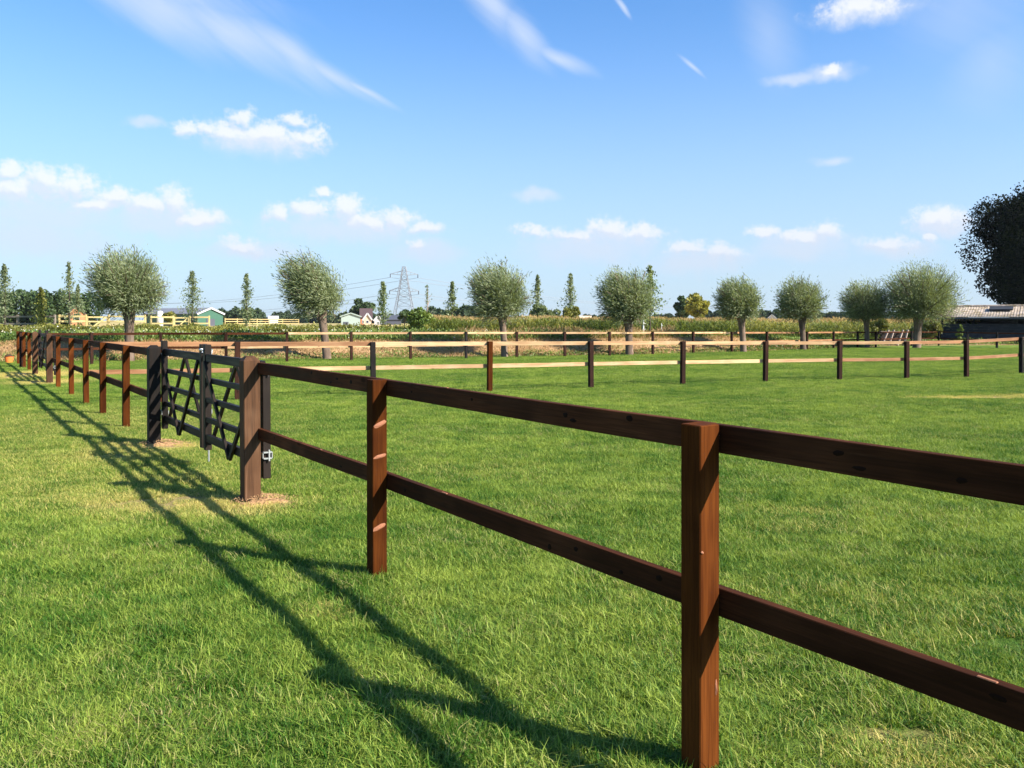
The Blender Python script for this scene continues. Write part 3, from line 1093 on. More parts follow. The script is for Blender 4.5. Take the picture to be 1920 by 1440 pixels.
def willow(label, x0, x1, y0, y1, base_px, base_py, Y, trunk_w, wind=.25, seed=0, nshoot=420, mat='willow', lean=0.0):
    r = np.random.default_rng(seed)
    c0, c1 = at(x0, y0, Y), at(x1, y1, Y)
    bx = at(base_px, base_py, Y).x
    zb = float(top_z(np.array([bx]), np.array([Y]))[0]) - .04
    t = thing('willow_tree', label, 'tree', (bx, Y, zb), 0, 'pollard willows along the bank')
    rx = (c1.x - c0.x) / 2
    rz = (c0.z - c1.z) / 2
    cc = np.array([(c0.x + c1.x) / 2 - bx, 0, (c0.z + c1.z) / 2 - zb])
    hz = cc[2] - rz * .62         # pollard head
    tw = trunk_w
    b = MB()
    hx = cc[0] * .5
    b.tube([(0, 0, -.1), (0, 0, .1), (hx * .3, 0, hz * .4), (hx * .7, .03, hz * .75), (hx, 0, hz), (hx, 0, hz + .3)], [tw * .66, tw * .54, tw * .48, tw * .52, tw * .80, tw * .45], seg=12)
    b.build('trunk', M['bark'], t, smooth=True)
    # shoots
    C, T = [], []
    bb = MB()
    k = 0
    while k < nshoot:
        d = r.normal(0, 1, 3)
        d /= np.linalg.norm(d)
        if d[2] < -.86:
            continue
        end = cc + d * np.array([rx, rx, rz]) * (r.uniform(.40, 1.0) ** .45 if k % 14 else r.uniform(1.0, 1.08)) * (1 + .10 * math.sin(5 * math.atan2(d[0], d[1]) + seed))
        end[0] -= wind * rx * max(0, d[2] + .2) * r.uniform(.3, 1.2)
        p0 = np.array([hx, 0, hz + .1]) + r.normal(0, .12, 3)
        # leaves go up first, then arch out
        mid = p0 * .45 + end * .55 + np.array([0, 0, .16 * rz * (1 - d[2])])
        s = r.uniform(.12, 1.0, 30)[:, None] ** .6
        path = (1 - s) ** 2 * p0 + 2 * s * (1 - s) * mid + s * s * end
        tan = 2 * (1 - s) * (mid - p0) + 2 * s * (end - mid)
        path = path + r.normal(0, .07 + .045 * rx, path.shape)
        tn = tan / (np.linalg.norm(tan, axis=1, keepdims=True) + 1e-6)
        tn = tn + r.normal(0, .5, tn.shape) + np.array([-.25 - wind * .9, 0, .15])
        C.append(path)
        T.append(tn)
        if k % 7 == 0:
            bb.tube([tuple(p0), tuple((1 - .5) ** 2 * p0 + .5 * mid + .25 * end), tuple(end)], .035, .008, 5)
        k += 1
    bb.build('shoots', M['bark'], t)
    C, T = np.concatenate(C), np.concatenate(T)
    n = len(C)
    V, Q, rr = leaf_quads(C, T, r.uniform(.12, .24, n), r.uniform(.020, .036, n), r, .6)
    link('crown', np_mesh('crown', V, Q, M[mat], rr), t)
    return t


WL = [('large round willow furthest left, behind the near black gate', 168, 312, 462, 606, 243, 668, 33.3, .36, .18, 620),
      ('windswept willow with its top combed to the left, second from the left', 530, 648, 474, 606, 613, 671, 35.4, .34, .50, 560),
      ('dark sided willow standing left of the two slim young trees', 880, 994, 487, 614, 946, 670, 37.4, .29, .30, 560),
      ('willow with a pale trunk beside the white stake, slim tree close behind it', 1120, 1232, 500, 618, 1180, 666, 39.7, .36, .22, 560),
      ('small neat round willow right of the yellowing tree', 1342, 1428, 517, 610, 1394, 660, 43.5, .33, .12, 520),
      ('small round willow, left of the small willow that touches the big one', 1455, 1547, 518, 612, 1506, 655, 46.9, .32, .12, 520),
      ('small willow partly overlapped by the big willow at its right', 1576, 1670, 524, 614, 1626, 652, 51.5, .30, .12, 520),
      ('biggest dense willow, left of the grey shed', 1655, 1798, 490, 618, 1719, 650, 50.0, .45, .06, 900)]
for i, a in enumerate(WL):
    willow(*a[:10], seed=11 + i, nshoot=int(a[10] * 1.4))


def poplar(label, px, y_top, width_px, Y, seed=0, mat='poplar', bare=.0, low=0.12, y_base=606, name='young_tree', group='slim young trees behind the willows'):
    """slim upright young tree with steep side branches"""
    r = np.random.default_rng(seed)
    top = at(px, y_top, Y)
    zb = float(top_z(np.array([top.x]), np.array([Y]))[0]) - .05
    H = top.z - zb
    rw = width_px / F * Y / 2
    t = thing(name, label, 'tree', (top.x, Y, zb), 0, group)
    b = MB()
    b.tube([(0, 0, 0), (.02, 0, H * .5), (0, 0, H * .97)], H * .016, .008, 6)
    b.build('trunk', M['bark_dark'] if bare < .5 else M['bare_twig'], t)
    C, T = [], []
    bb = MB()
    nb = 64
    for k in range(nb):
        s = low + (1 - low) * (k / nb) ** .9
        a = r.uniform(0, 6.28)
        prof = rw * (min(1, (s - low) / .12 + .5)) * (1 - s) ** .80 * 1.75 * r.uniform(.35, 1.15)
        rise = prof * r.uniform(.5, 1.3)
        p0 = np.array([0, 0, s * H])
        p1 = p0 + np.array([math.cos(a) * prof, math.sin(a) * prof, min(rise, (1.03 - s) * H)])
        if k % 3 == 0 or bare > .5:
            bb.tube([tuple(p0), tuple(p1)], .02, .006, 4)
        m_ = int((20 if bare < .5 else 10) * (1 - bare))
        u = r.uniform(.15, 1.08, m_)[:, None]
        C.append(p0 + (p1 - p0) * u + r.normal(0, .05 + .17 * prof, (m_, 3)))
        T.append(r.normal(0, 1, (m_, 3)))
    m_ = 60
    C.append(np.stack([r.normal(0, .05, m_), r.normal(0, .05, m_), r.uniform(.6, 1.02, m_) * H], 1))
    T.append(r.normal(0, 1, (m_, 3)))
    bb.build('branches', M['bark_dark'] if bare < .5 else M['bare_twig'], t)
    C, T = np.concatenate(C), np.concatenate(T)
    n = len(C)
    V, Q, rr = leaf_quads(C, T, r.uniform(.14, .26, n), r.uniform(.07, .13, n), r)
    link('crown', np_mesh('crown', V, Q, M[mat], rr), t)
    return t


poplar('slim young tree at the left edge of the view, yellowish low down', 8, 496, 34, 68, 1, low=.14)
poplar('thin sparse young tree left of the large round willow', 129, 492, 26, 70, 2, bare=.35)
poplar('short sparse young tree tight beside the large round willow', 146, 535, 20, 74, 3, bare=.3)
poplar('small yellowish slim tree against the dark wood', 77, 540, 20, 72, 33, mat='hedge')
poplar('slim conical tree in front of the green barn', 360, 510, 38, 72, 4, bare=.1)
poplar('slim conical tree between the green barn and the windswept willow', 462, 514, 27, 72, 5, bare=.2)
poplar('narrow leaning poplar left of the pylon', 718, 529, 25, 76, 6, mat='willow_b')
poplar('almost bare reddish slim tree right of the pylon', 801, 536, 24, 78, 7, bare=.8)
poplar('slim poplar left of the dark sided willow', 848, 528, 26, 78, 8, mat='willow_b', bare=.1)
poplar('slim tree close right of the dark sided willow', 1008, 517, 24, 76, 9, bare=.1)
poplar('slim conical tree midway between two willows, right of its twin', 1070, 514, 30, 75, 10)
poplar('taller slim tree peeping out behind the willow with a pale trunk', 1219, 500, 40, 60, 12, mat='willow_b')


def blob_tree(name, label, cat, px0, px1, y0, y_base, Y, mat, n=4000, leaf=.35, seed=0, trunk=True, group=None, clumps=22, kind=None, zb=None, depth=1.0, boxy=0.0):
    """broad tree: clumps of leaves spread through an uneven crown"""
    r = np.random.default_rng(seed)
    a, c = at(px0, y0, Y), at(px1, y_base, Y)
    X = (a.x + c.x) / 2
    if zb is None:
        zb = float(top_z(np.array([X]), np.array([Y]))[0])
    H = a.z - zb
    rx = (c.x - a.x) / 2
    bz = max(c.z - zb, 0.0)
    t = thing(name, label, cat, (X, Y, zb), 0, group)
    if trunk:
        b = MB()
        b.tube([(0, 0, -.1), (0, 0, bz + (H - bz) * .5)], H * .035, H * .015, 8)
        for k in range(5):
            an = r.uniform(0, 6.28)
            b.tube([(0, 0, bz * .8 + H * .1), (math.cos(an) * rx * .6, math.sin(an) * rx * .6 * depth, bz + (H - bz) * r.uniform(.4, .8))], H * .014, .02, 5)
        b.build('trunk', M['bark_dark'], t)
    C = []
    cz = (H + bz) / 2
    rzz = (H - bz) / 2
    for k in range(clumps):
        d = r.normal(0, 1, 3)
        d /= np.linalg.norm(d)
        if boxy:
            d = d / np.max(np.abs(d)) ** boxy
        q = d * r.uniform(.35, .88) * np.array([rx, rx * depth, rzz])
        rr = r.uniform(.22, .40) * min(rx, rzz * 1.2)
        m_ = n // clumps
        e = r.normal(0, 1, (m_, 3))
        e /= np.linalg.norm(e, axis=1, keepdims=True)
        e *= (r.uniform(.3, 1, (m_, 1)) ** .45) * rr
        e[:, 2] *= .8
        C.append(q + e + np.array([0, 0, cz]))
    C = np.concatenate(C)
    C[:, 2] = np.maximum(C[:, 2], .05)
    n_ = len(C)
    V, Q, rn = leaf_quads(C, r.normal(0, 1, (n_, 3)), leaf * r.uniform(.6, 1.3, n_), leaf * r.uniform(.5, .9, n_), r, .5)
    link('crown', np_mesh('crown', V, Q, M[mat], rn), t)
    return t


# tall dark tree behind the shed at the right edge
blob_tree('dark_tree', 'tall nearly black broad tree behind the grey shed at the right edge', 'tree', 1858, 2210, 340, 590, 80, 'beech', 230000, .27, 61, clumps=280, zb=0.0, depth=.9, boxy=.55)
# single trees further off
blob_tree('yellow_tree', 'yellowing round tree in the middle distance left of a small willow', 'tree', 1282, 1335, 551, 602, 150, 'yellowtree', 5000, .45, 62, clumps=30, group='far single trees')
blob_tree('green_tree', 'dark green tree standing left against the yellowing tree', 'tree', 1262, 1300, 556, 602, 160, 'broad', 4000, .5, 63, clumps=26, group='far single trees')
blob_tree('round_tree', 'dark round tree behind the house with a dark red roof', 'tree', 655, 704, 559, 600, 230, 'broad', 5000, .8, 64, clumps=30, group='far single trees')
blob_tree('bush', 'light green tall bush below the pylon on the bank side', 'bush', 757, 812, 574, 620, 56, 'weed', 5000, .16, 65, clumps=34, trunk=True)
blob_tree('low_tree', 'low dark bush between the pylon legs and light bush', 'bush', 742, 775, 580, 606, 140, 'broad', 2200, .4, 66, clumps=14)
blob_tree('low_tree', 'grey green bushy tree right of the dark sided willow', 'bush', 985, 1052, 570, 606, 72, 'willow_b', 3600, .2, 67, clumps=24)
blob_tree('low_tree', 'yellow green bush below the slim tree midway between two willows', 'bush', 1044, 1090, 572, 608, 70, 'hedge', 2800, .18, 68, clumps=20)
blob_tree('low_tree', 'yellow green bush behind the timber pile left of the shed', 'bush', 1625, 1665, 596, 632, 58, 'hedge', 2600, .14, 69, clumps=20, zb=.05)
blob_tree('low_tree', 'yellow flowering bush between the biggest willow and the shed', 'bush', 1727, 1766, 598, 634, 58, 'hedge', 2600, .14, 70, clumps=20, zb=.05)
blob_tree('climber', 'small light green climbing plant growing up the shed wall', 'plant', 1791, 1808, 606, 640, 59.3, 'weed', 900, .12, 71, clumps=10, trunk=False, zb=.05)


def wood_mass(name, label, px0, px1, y0, y1, Y, seed, mat='far', leaf=1.0, jag=.35, n_per=420, dY=12):
    """a far wood or hedge that reads as one mass"""
    r = np.random.default_rng(seed)
    a, c = at(px0, y0, Y), at(px1, y1, Y)
    wdt = c.x - a.x
    H = a.z - .5
    step = H * .42
    C = []
    x = a.x
    while x < c.x:
        h = H * (1 - jag * r.uniform(0, 1))
        rr = h * r.uniform(.26, .40)
        yy = Y + r.uniform(-1, 1) * dY * .5
        m_ = n_per
        e = r.normal(0, 1, (m_, 3))
        e /= np.linalg.norm(e, axis=1, keepdims=True)
        e *= r.uniform(.35, 1, (m_, 1)) ** .5
        q = e * np.array([rr, rr, h / 2]) + np.array([x, yy, .5 + h / 2])
        C.append(q)
        x += step * r.uniform(.4, .9) * .55
    C = np.concatenate(C)
    n = len(C)
    V, Q, rn = leaf_quads(C, r.normal(0, 1, (n, 3)), leaf * r.uniform(.6, 1.3, n), leaf * r.uniform(.5, .9, n), r, .5)
    return tag(link(name, np_mesh(name, V, Q, M[mat], rn)), label, 'trees', kind='stuff')


wood_mass('wood', 'dark green wood behind the left paddock fences', -60, 158, 538, 600, 150, 71, 'broad', .6, .16, 900)
wood_mass('wood', 'dark trees right of the green barn', 408, 480, 574, 602, 260, 72, 'far', 1.0, .3)
wood_mass('distant_trees', 'low distant tree line behind the windswept willow', 440, 660, 582, 603, 420, 73, 'far', 1.6, .6)
wood_mass('distant_trees', 'distant tree line behind the pylon and pale houses', 650, 800, 586, 603, 380, 74, 'far', 1.4, .5)
wood_mass('wood', 'dark trees behind the corn left of the dark sided willow', 808, 930, 570, 602, 210, 75, 'far', 1.0, .45)
wood_mass('distant_trees', 'low distant trees in the gap between willows right of the middle', 1080, 1270, 588, 603, 420, 76, 'far', 1.5, .5)
wood_mass('distant_trees', 'distant trees behind the three small willows', 1325, 1480, 578, 603, 330, 77, 'far', 1.3, .4)
wood_mass('distant_trees', 'distant tree line right of the three small willows', 1530, 1800, 584, 603, 360, 78, 'far', 1.4, .3)
wood_mass('distant_trees', 'far tree line along the horizon on both sides', -700, -60, 575, 603, 400, 79, 'far', 1.8, .5)
wood_mass('distant_trees', 'far tree line beyond the right edge', 1900, 2600, 575, 603, 300, 80, 'far', 1.6, .5)


# ------------------------------------------------------------------ crops, weeds, dry grass
def corn():
    r = np.random.default_rng(5)
    xr, yr = [], []
    for k in range(16):
        Yk = 62.5 + k * .75 + (0 if k < 10 else (k - 9) * 1.5)
        X = np.arange(at(785, 600, Yk).x, 36 + .1 * k, .17)
        xr.append(X + r.uniform(-.05, .05, len(X)))
        yr.append(Yk + r.uniform(-.08, .08, len(X)))
    X, Y = np.concatenate(xr), np.concatenate(yr)
    n = len(X)
    zb = plat_z(X)
    H = (1.78 - .12 * np.clip((X - 5) / 20, 0, 1)) - zb * .9 + r.normal(0, .06, n) + .08 * np.sin(X * .8)
    Vs, Qs, Rs = [], [], []
    o = 0
    for l in range(9):
        hz = zb + H * (.12 + .085 * l)
        a = r.uniform(0, 6.28, n)
        L = r.uniform(.35, .65, n)
        dx, dy = np.cos(a), np.sin(a)
        p0 = np.stack([X, Y, hz], 1)
        p1 = p0 + np.stack([dx * L * .5, dy * L * .5, L * .45], 1)
        p2 = p0 + np.stack([dx * L, dy * L, L * r.uniform(-.1, .35, n)], 1)
        s = np.stack([-dy, dx, 0 * dx], 1) * .035
        V = np.stack([p0 - s * .6, p0 + s * .6, p1 + s, p1 - s, p2 + s * .15, p2 - s * .15], 1).reshape(-1, 3)
        i = np.arange(n)[:, None] * 6 + o
        Qs += [i + np.array([[0, 1, 2, 3]]), i + np.array([[3, 2, 4, 5]])]
        Vs.append(V)
        Rs.append(np.repeat(r.uniform(0, 1, n) * .6 + .045 * l, 6))
        o += 6 * n
    me = np_mesh('corn', np.concatenate(Vs), np.concatenate(Qs), M['corn'], np.concatenate(Rs))
    tag(link('corn', me), 'field of ripening corn behind the willows on the right side', 'corn', kind='stuff')
    m_ = 8
    C = np.repeat(np.stack([X, Y, zb + H], 1), m_, 0) + r.normal(0, .035, (n * m_, 3))
    T = r.normal(0, .5, (n * m_, 3)) + np.array([0, 0, 1.0])
    V, Q, rn = leaf_quads(C, T, r.uniform(.14, .28, len(C)), .035, r)
    tag(link('corn_tassels', np_mesh('corn_tassels', V, Q, M['tassel'], rn)), 'tan tassels topping the corn field', 'corn', kind='stuff')


corn()


def cover(name, label, cat, mat, xr, off0, off1, n, hmin, hmax, leaf, seed, clump=1.2, dens_x=None, up=.6, wl=.45, fade=None, kmax=None):
    """ground cover along the bank: leaves heaped in uneven clumps"""
    r = np.random.default_rng(seed)
    X = r.uniform(xr[0], xr[1], n)
    U = r.uniform(off0, off1, n)
    Y = foot_y(X) + U
    w = .5 + .5 * np.sin(X * clump + 1.7 * np.sin(X * .37 * clump + seed) + U * 1.3) * np.cos(U * clump * .9 + X * .23)
    top = hmin + (hmax - hmin) * w * r.uniform(.75, 1.1, n)
    z = top_z(X, Y) + top * r.uniform(0, 1, n) ** .7
    keep = np.ones(n, bool) if fade is None else r.uniform(0, 1, n) < fade(X)
    C = np.stack([X, Y, z], 1)[keep]
    k = len(C)
    T = r.normal(0, 1, (k, 3))
    T[:, 2] = np.abs(T[:, 2]) * up * 2 + up
    V, Q, rn = leaf_quads(C, T, leaf * r.uniform(.6, 1.4, k), leaf * wl * r.uniform(.6, 1.3, k), r)
    return tag(link(name, np_mesh(name, V, Q, M[mat], rn)), label, cat, kind='stuff')


cover('weeds', 'leafy green weeds growing on top of the bank behind the far fence', 'weeds', 'weed', (-34, 4), 2.1, 6.0, 30000, .12, .55, .16, 81)
cover('weeds', 'sparse olive weeds on the bank top around the middle willows', 'weeds', 'hedge', (-2, 16), 2.2, 6.0, 9000, .08, .40, .14, 82)
cover('tall_dry_grass', 'straw coloured dry grass heaps on the bank top beside the middle willows', 'dry grass', 'drygrass', (-3, 9), 2.3, 5.2, 8000, .15, .68, .22, 83, 1.9, up=1.2, wl=.10)
cover('dry_grass', 'pinkish tan dry grass on the slope of the bank', 'dry grass', 'drygrass', (-30, 22), -.05, 2.6, 44000, .03, .16, .15, 84, 2.2, up=.8, wl=.14)
cover('weeds', 'green weed clumps along the foot of the dry bank', 'weeds', 'weed', (-30, 24), -.15, .8, 9000, .02, .20, .12, 85, 1.35)
cover('white_flowers', 'white flower heads among the weeds on the bank', 'flowers', 'flower', (-33, -1), 2.2, 5.5, 900, .42, .66, .065, 86, wl=.9)
cover('weeds', 'weeds at the edge of the lawn in front of the shed and corn', 'weeds', 'weed', (13, 60), .2, 3.0, 14000, .05, .45, .14, 87)


def hedge():
    r = np.random.default_rng(88)
    n = 42000
    Y0 = 57
    X = r.uniform(at(-80, 600, Y0).x, at(800, 600, Y0).x, n)
    Y = Y0 + r.uniform(0, 5, n)
    top = .62 + .22 * np.sin(X * 1.1 + 2 * np.sin(X * .31)) * np.sin(X * .47 + Y) + r.normal(0, .05, n)
    z = .6 + np.maximum(top, .1) * r.uniform(0, 1, n) ** .6
    V, Q, rn = leaf_quads(np.stack([X, Y, z], 1), r.normal(0, 1, (n, 3)) + np.array([0, 0, .6]), r.uniform(.10, .24, n), r.uniform(.06, .12, n), r)
    tag(link('crop', np_mesh('crop', V, Q, M['hedge'], rn)), 'olive green strip of low crop between the weeds and the yellow fences', 'crop', kind='stuff')


hedge()

# ------------------------------------------------------------------ new yellow fences beyond the bank on the left
def yellow_fence(label, rows, Y0, Y1, zt, zb, mat, rails=3, gatepan=None, group='paddock fences on the far left'):
    f = thing('paddock_fence', label, 'fence', (0, 0, 0), 0, group)
    x0, x1 = rows[0], rows[-1]
    P_ = []
    for x in rows:
        Y = Y0 + (Y1 - Y0) * (x - x0) / (x1 - x0)
        P_.append(Vector((at(x, 600, Y).x, Y, .6)))
    me_ = MB().box(.15, .15, zt - .6 + .08, (0, 0, (zt - .6 + .08) / 2), bev=.01).mesh('post', M[mat])
    for p in P_:
        link('post', me_, f, p)
    for i in range(len(P_) - 1):
        if gatepan == i:
            continue
        p, q = P_[i], P_[i + 1]
        for k in range(rails):
            z = zt - .08 - k * (zt - .6 - .25) / rails
            rail_between(f, p, q, z, Vector((0, -.1, 0)), M[mat], .05, .15)
    return f, P_


fa, pa = yellow_fence('new yellow wooden fence left of the large round willow', [111, 161, 204, 236, 272], 71, 73, 2.13, .6, 'yellow_wood', 3, 1)
fb, pb = yellow_fence('new yellow wooden fence in front of the green barn', [283, 325, 356, 392], 84, 86, 2.13, .6, 'yellow_wood', 2, 1)
fc_, pc = yellow_fence('distant yellow fence right of the green barn', [422, 445, 468, 482, 505, 530, 560], 150, 190, 2.13, .6, 'yellow_wood', 3)
fd, pd = yellow_fence('grey weathered fence in front of the dark wood at the far left', [-40, -5, 33, 68, 103], 74, 72, 2.12, .6, 'grey_wood', 2)


def yellow_gate(label, p, q):
    t = thing('wooden_gate', label, 'gate', p, math.atan2(q.y - p.y, q.x - p.x), 'yellow wooden gates on the far left')
    L = (q - p).length
    for x in (.12, L - .12):
        MB().box(.12, .08, 1.35, bev=.01).build('stile', M['yellow_wood'], t, (x, 0, .10 + .70))
    for z in (.25, .62, 1.0, 1.38):
        MB().box(L - .36, .05, .13, bev=.01).build('gate_rail', M['yellow_wood'], t, (L / 2, 0, z))
    d = math.hypot(L - .4, 1.1)
    MB().box(d, .04, .11, bev=.01).build('brace', M['yellow_wood'], t, (L / 2, -.055, .82), (0, -math.atan2(1.1, L - .4), 0))
    return t


yellow_gate('yellow wooden gate left of the large round willow', pa[1], pa[2])
yellow_gate('yellow wooden gate in front of the green barn', pb[1], pb[2])

# ------------------------------------------------------------------ far buildings
M['green_sheet'] = simple('green_cladding', (.045, .115, .078), .5, .3, 0, .1, 1)
M['grey_roof'] = simple('grey_roof', (.17, .175, .20), .7, .2, 0, .15, .6)
M['brick'] = simple('orange_brick', (.46, .20, .10), .85, .1, 0, .25, 3)
M['dark_roof'] = simple('dark_red_roof', (.085, .055, .055), .8, .2, 0, .2, 1)
M['slate'] = simple('slate_roof', (.075, .08, .10), .7, .2, 0, .2, 1)
M['cream'] = simple('cream_wall', (.62, .47, .32), .8, .1, 0, .08, 1)
M['palegreen'] = simple('pale_cladding', (.32, .38, .34), .6, .2, 0, .06, 1)
M['trim'] = simple('white_trim', (.46, .46, .46), .5, .3, 0, .04, 1)
M['glass'] = simple('dark_window', (.03, .035, .045), .15, .6, 0, .1, 1)


def house(name, label, px0, px1, y_eave, y_ridge, Y, depth, wall, roof, gable_front=True, trim=None, windows=(), door=None, over=.25, group='far buildings', chimney=False, rz=None):
    a, b_ = at(px0, y_eave, Y), at(px1, y_eave, Y)
    W, X = b_.x - a.x, (a.x + b_.x) / 2
    ze, zr = a.z - .5, at(px0, y_ridge, Y).z - .5
    t = thing(name, label, 'building', (X, Y, .5), math.atan2(-X, Y) if rz is None else rz, group)
    b = MB()
    bm = bmesh.new()
    if gable_front:
        prof = [(-W / 2, 0), (W / 2, 0), (W / 2, ze), (0, zr), (-W / 2, ze)]
        fr = [bm.verts.new((x, 0, z)) for x, z in prof]
        bk = [bm.verts.new((x, depth, z)) for x, z in prof]
    else:
        prof = [(0, 0), (depth, 0), (depth, ze), (depth / 2, zr), (0, ze)]
        fr = [bm.verts.new((-W / 2, y, z)) for y, z in prof]
        bk = [bm.verts.new((W / 2, y, z)) for y, z in prof]
    bm.faces.new(fr)
    bm.faces.new(list(reversed(bk)))
    for k in range(5):
        bm.faces.new((fr[k], bk[k], bk[(k + 1) % 5], fr[(k + 1) % 5]))
    b.add(bm)
    b.build('wall', wall, t)
    th = .18
    rb = MB()
    if gable_front:
        for s in (-1, 1):
            e = Vector((s * (W / 2 + over), 0, ze - over * (zr - ze) / (W / 2) + th / 2 + .01))
            r_ = Vector((0, 0, zr + th / 2 + .01))
            mid = (e + r_) / 2
            L = (r_ - e).length
            rb.box(L, depth + 2 * over, th, (mid.x, depth / 2, mid.z), Matrix.Rotation(s * math.atan2(zr - ze, W / 2), 3, 'Y'))
    else:
        for s in (-1, 1):
            y0 = depth / 2 + s * (depth / 2 + over)
            e = Vector((0, y0, ze - over * (zr - ze) / (depth / 2) + th / 2 + .01))
            r_ = Vector((0, depth / 2, zr + th / 2 + .01))
            mid = (e + r_) / 2
            L = (r_ - e).length
            rb.box(W + 2 * over, L, th, (0, mid.y, mid.z), Matrix.Rotation(-s * math.atan2(zr - ze, depth / 2), 3, 'X'))
    ro = rb.build('roof', roof, t)
    if trim and gable_front:
        tb = MB()
        for s in (-1, 1):
            tb.beam((s * (W / 2 + over), -over - .03, ze - over * (zr - ze) / (W / 2) + .08), (0, -over - .03, zr + .08), .06, .34)
        tb.build('barge_board', trim, t)
    for (u, v, w, h) in windows:
        fo = MB().box(w, .08, h).build('window', M['trim'], t, ((u - .5) * W, -.03, v * ze))
        MB().box(w - .2, .03, h - .2).build('pane', M['glass'], fo, (0, -.04, 0))
    if door:
        MB().box(door[1], .08, door[2]).build('door', M['slate'], t, ((door[0] - .5) * W, -.03, door[2] / 2 + .05))
    if chimney:
        MB().box(.8, .8, 1.6).build('chimney', M['brick'], t, (W * .2, depth / 2, zr + .5))
    return t


house('brick_house', 'orange brick gable end showing behind the yellow fence on the left', 131, 157, 588, 573.5, 140, 9, M['brick'], M['dark_roof'], True, None, [(.5, .75, .9, .9)])
house('green_barn', 'green barn with a pale edged gable at the right end of its long grey roof', 366, 423, 589, 578.5, 165, 17, M['green_sheet'], M['grey_roof'], True, M['trim'], [], (.5, 2.0, 1.6), rz=R(58))
house('pale_shed', 'pale green white shed left of the far houses', 640, 675, 594, 588, 150, 8, M['palegreen'], M['palegreen'], True, None, [], (.25, .9, 1.0))
house('farm_house', 'house with a dark red roof behind the pale shed', 676, 697, 596, 579, 215, 9, M['brick'], M['dark_roof'], False, None, [(.3, .5, .8, .8)], None)
house('farm_house', 'cream gabled house in front of the dark roofs', 682, 696, 598, 588, 200, 10, M['cream'], M['dark_roof'], True, M['trim'], [(.5, .6, .7, .7)])
house('farm_house', 'white gabled cottage right of the dark roofed houses', 702, 716, 600, 592, 210, 8, M['trim'], M['slate'], True, M['trim'], [(.5, .5, .6, .6)])
house('farm_building', 'long low dark roofed building below the pylon', 716, 752, 600, 592, 220, 10, M['slate'], M['slate'], False)
house('farm_building', 'white topped low building far behind the windswept willow', 504, 521, 598, 593, 260, 8, M['trim'], M['trim'], False)
house('farm_building', 'cream low building on the horizon right of the slim trees', 1086, 1108, 598, 593, 260, 10, M['cream'], M['cream'], False)
house('farm_building', 'pale pointed building on the horizon left of the three small willows', 1439, 1456, 598, 590, 240, 10, M['trim'], M['trim'], True)
ca = at(300, 583, 118)
bt = thing('tank', 'small white rounded tank behind the yellow fence right of the large round willow', 'tank', (ca.x, 118, .6))
tr = .42
hz_ = ca.z - .6
b = MB()
b.tube([(0, 0, .3), (0, 0, hz_ - .35), (0, 0, hz_ - .12), (0, 0, hz_ - .02), (0, 0, hz_)], [tr, tr, tr * .85, tr * .5, .08], seg=16)
b.build('vessel', M['white_paint'], bt, smooth=True)
b = MB()
for a in (0, 2.1, 4.2):
    b.tube([(math.cos(a) * tr * .8, math.sin(a) * tr * .8, 0), (math.cos(a) * tr * .8, math.sin(a) * tr * .8, .35)], .05, seg=6)
b.build('foot', M['grey_wood'], bt)
blob_tree('bush', 'olive green bush left of the green barn roof', 'bush', 302, 332, 580, 606, 112, 'hedge', 2600, .3, 91, clumps=18)

# ------------------------------------------------------------------ pylon and its cables
M['pylon'] = simple('grey_steel', (.19, .205, .23), .6, .3, .2, .1, 1)
PY = 400
pb_ = at(758, 600, PY)
zt = at(758, 500, PY).z
pyl = thing('pylon', 'grey lattice power pylon with two levels of arms above the far houses', 'pylon', (pb_.x, PY, .5))
H = zt - .5
wid = lambda s: (5.4 * (1 - s / .62) + 2.3 * s / .62) if s < .62 else (2.3 * (1 - (s - .62) / .38) + .7 * (s - .62) / .38)
for sx in (-1, 1):
    for sy in (-1, 1):
        b = MB()
        for s0, s1 in ((0, .31), (.31, .62), (.62, 1.0)):
            b.beam((sx * wid(s0) / 1, sy * wid(s0), s0 * H), (sx * wid(s1), sy * wid(s1), s1 * H), .27, .27)
        b.build('leg', M['pylon'], pyl)
b = MB()
lev = [0, .16, .31, .42, .52, .62, .70, .78, .86, .93, 1.0]
for s0, s1 in zip(lev[:-1], lev[1:]):
    for sy in (-1, 1):
        for sx in (-1, 1):
            b.beam((sx * wid(s0), sy * wid(s0), s0 * H), (-sx * wid(s1), sy * wid(s1), s1 * H), .11, .11)
            b.beam((sx * wid(s0), sy * wid(s0), s0 * H), (sx * wid(s1), -sy * wid(s1), s1 * H), .11, .11)
        b.beam((-wid(s1), sy * wid(s1), s1 * H), (wid(s1), sy * wid(s1), s1 * H), .11, .11)
b.build('lattice', M['pylon'], pyl)
arms = {}
yaw = R(28)      # the line turns a little
for s, half in ((.575, 7.6), (.865, 7.2)):
    b = MB()
    for sx in (-1, 1):
        tip = Vector((sx * half * math.cos(yaw), sx * half * math.sin(yaw) * .6, s * H + .1))
        for sy in (-1, 1):
            w_ = wid(s)
            b.beam((sx * w_, sy * w_, s * H - .3), tip, .2, .2)
            b.beam((sx * w_, sy * w_, s * H + 1.6), tip, .2, .2)
        for q in (.35, .7):
            c0 = Vector((sx * wid(s), 0, s * H + .2)).lerp(tip, q)
            b.beam(c0 - Vector((0, .7 * (1 - q), .2)), c0 + Vector((0, .7 * (1 - q), 1.4 * (1 - q))), .14, .14)
        arms[(s, sx)] = tip
    b.build('cross_arm', M['pylon'], pyl)
for key, tip in arms.items():
    b = MB()
    b.tube([tuple(tip), tuple(tip + Vector((0, 0, -1.6)))], [.22, .22], seg=6)
    b.build('insulator', M['slate'], pyl)
M['cable'] = simple('cable', (.24, .26, .30), .6, .3, 0, .05, 1)
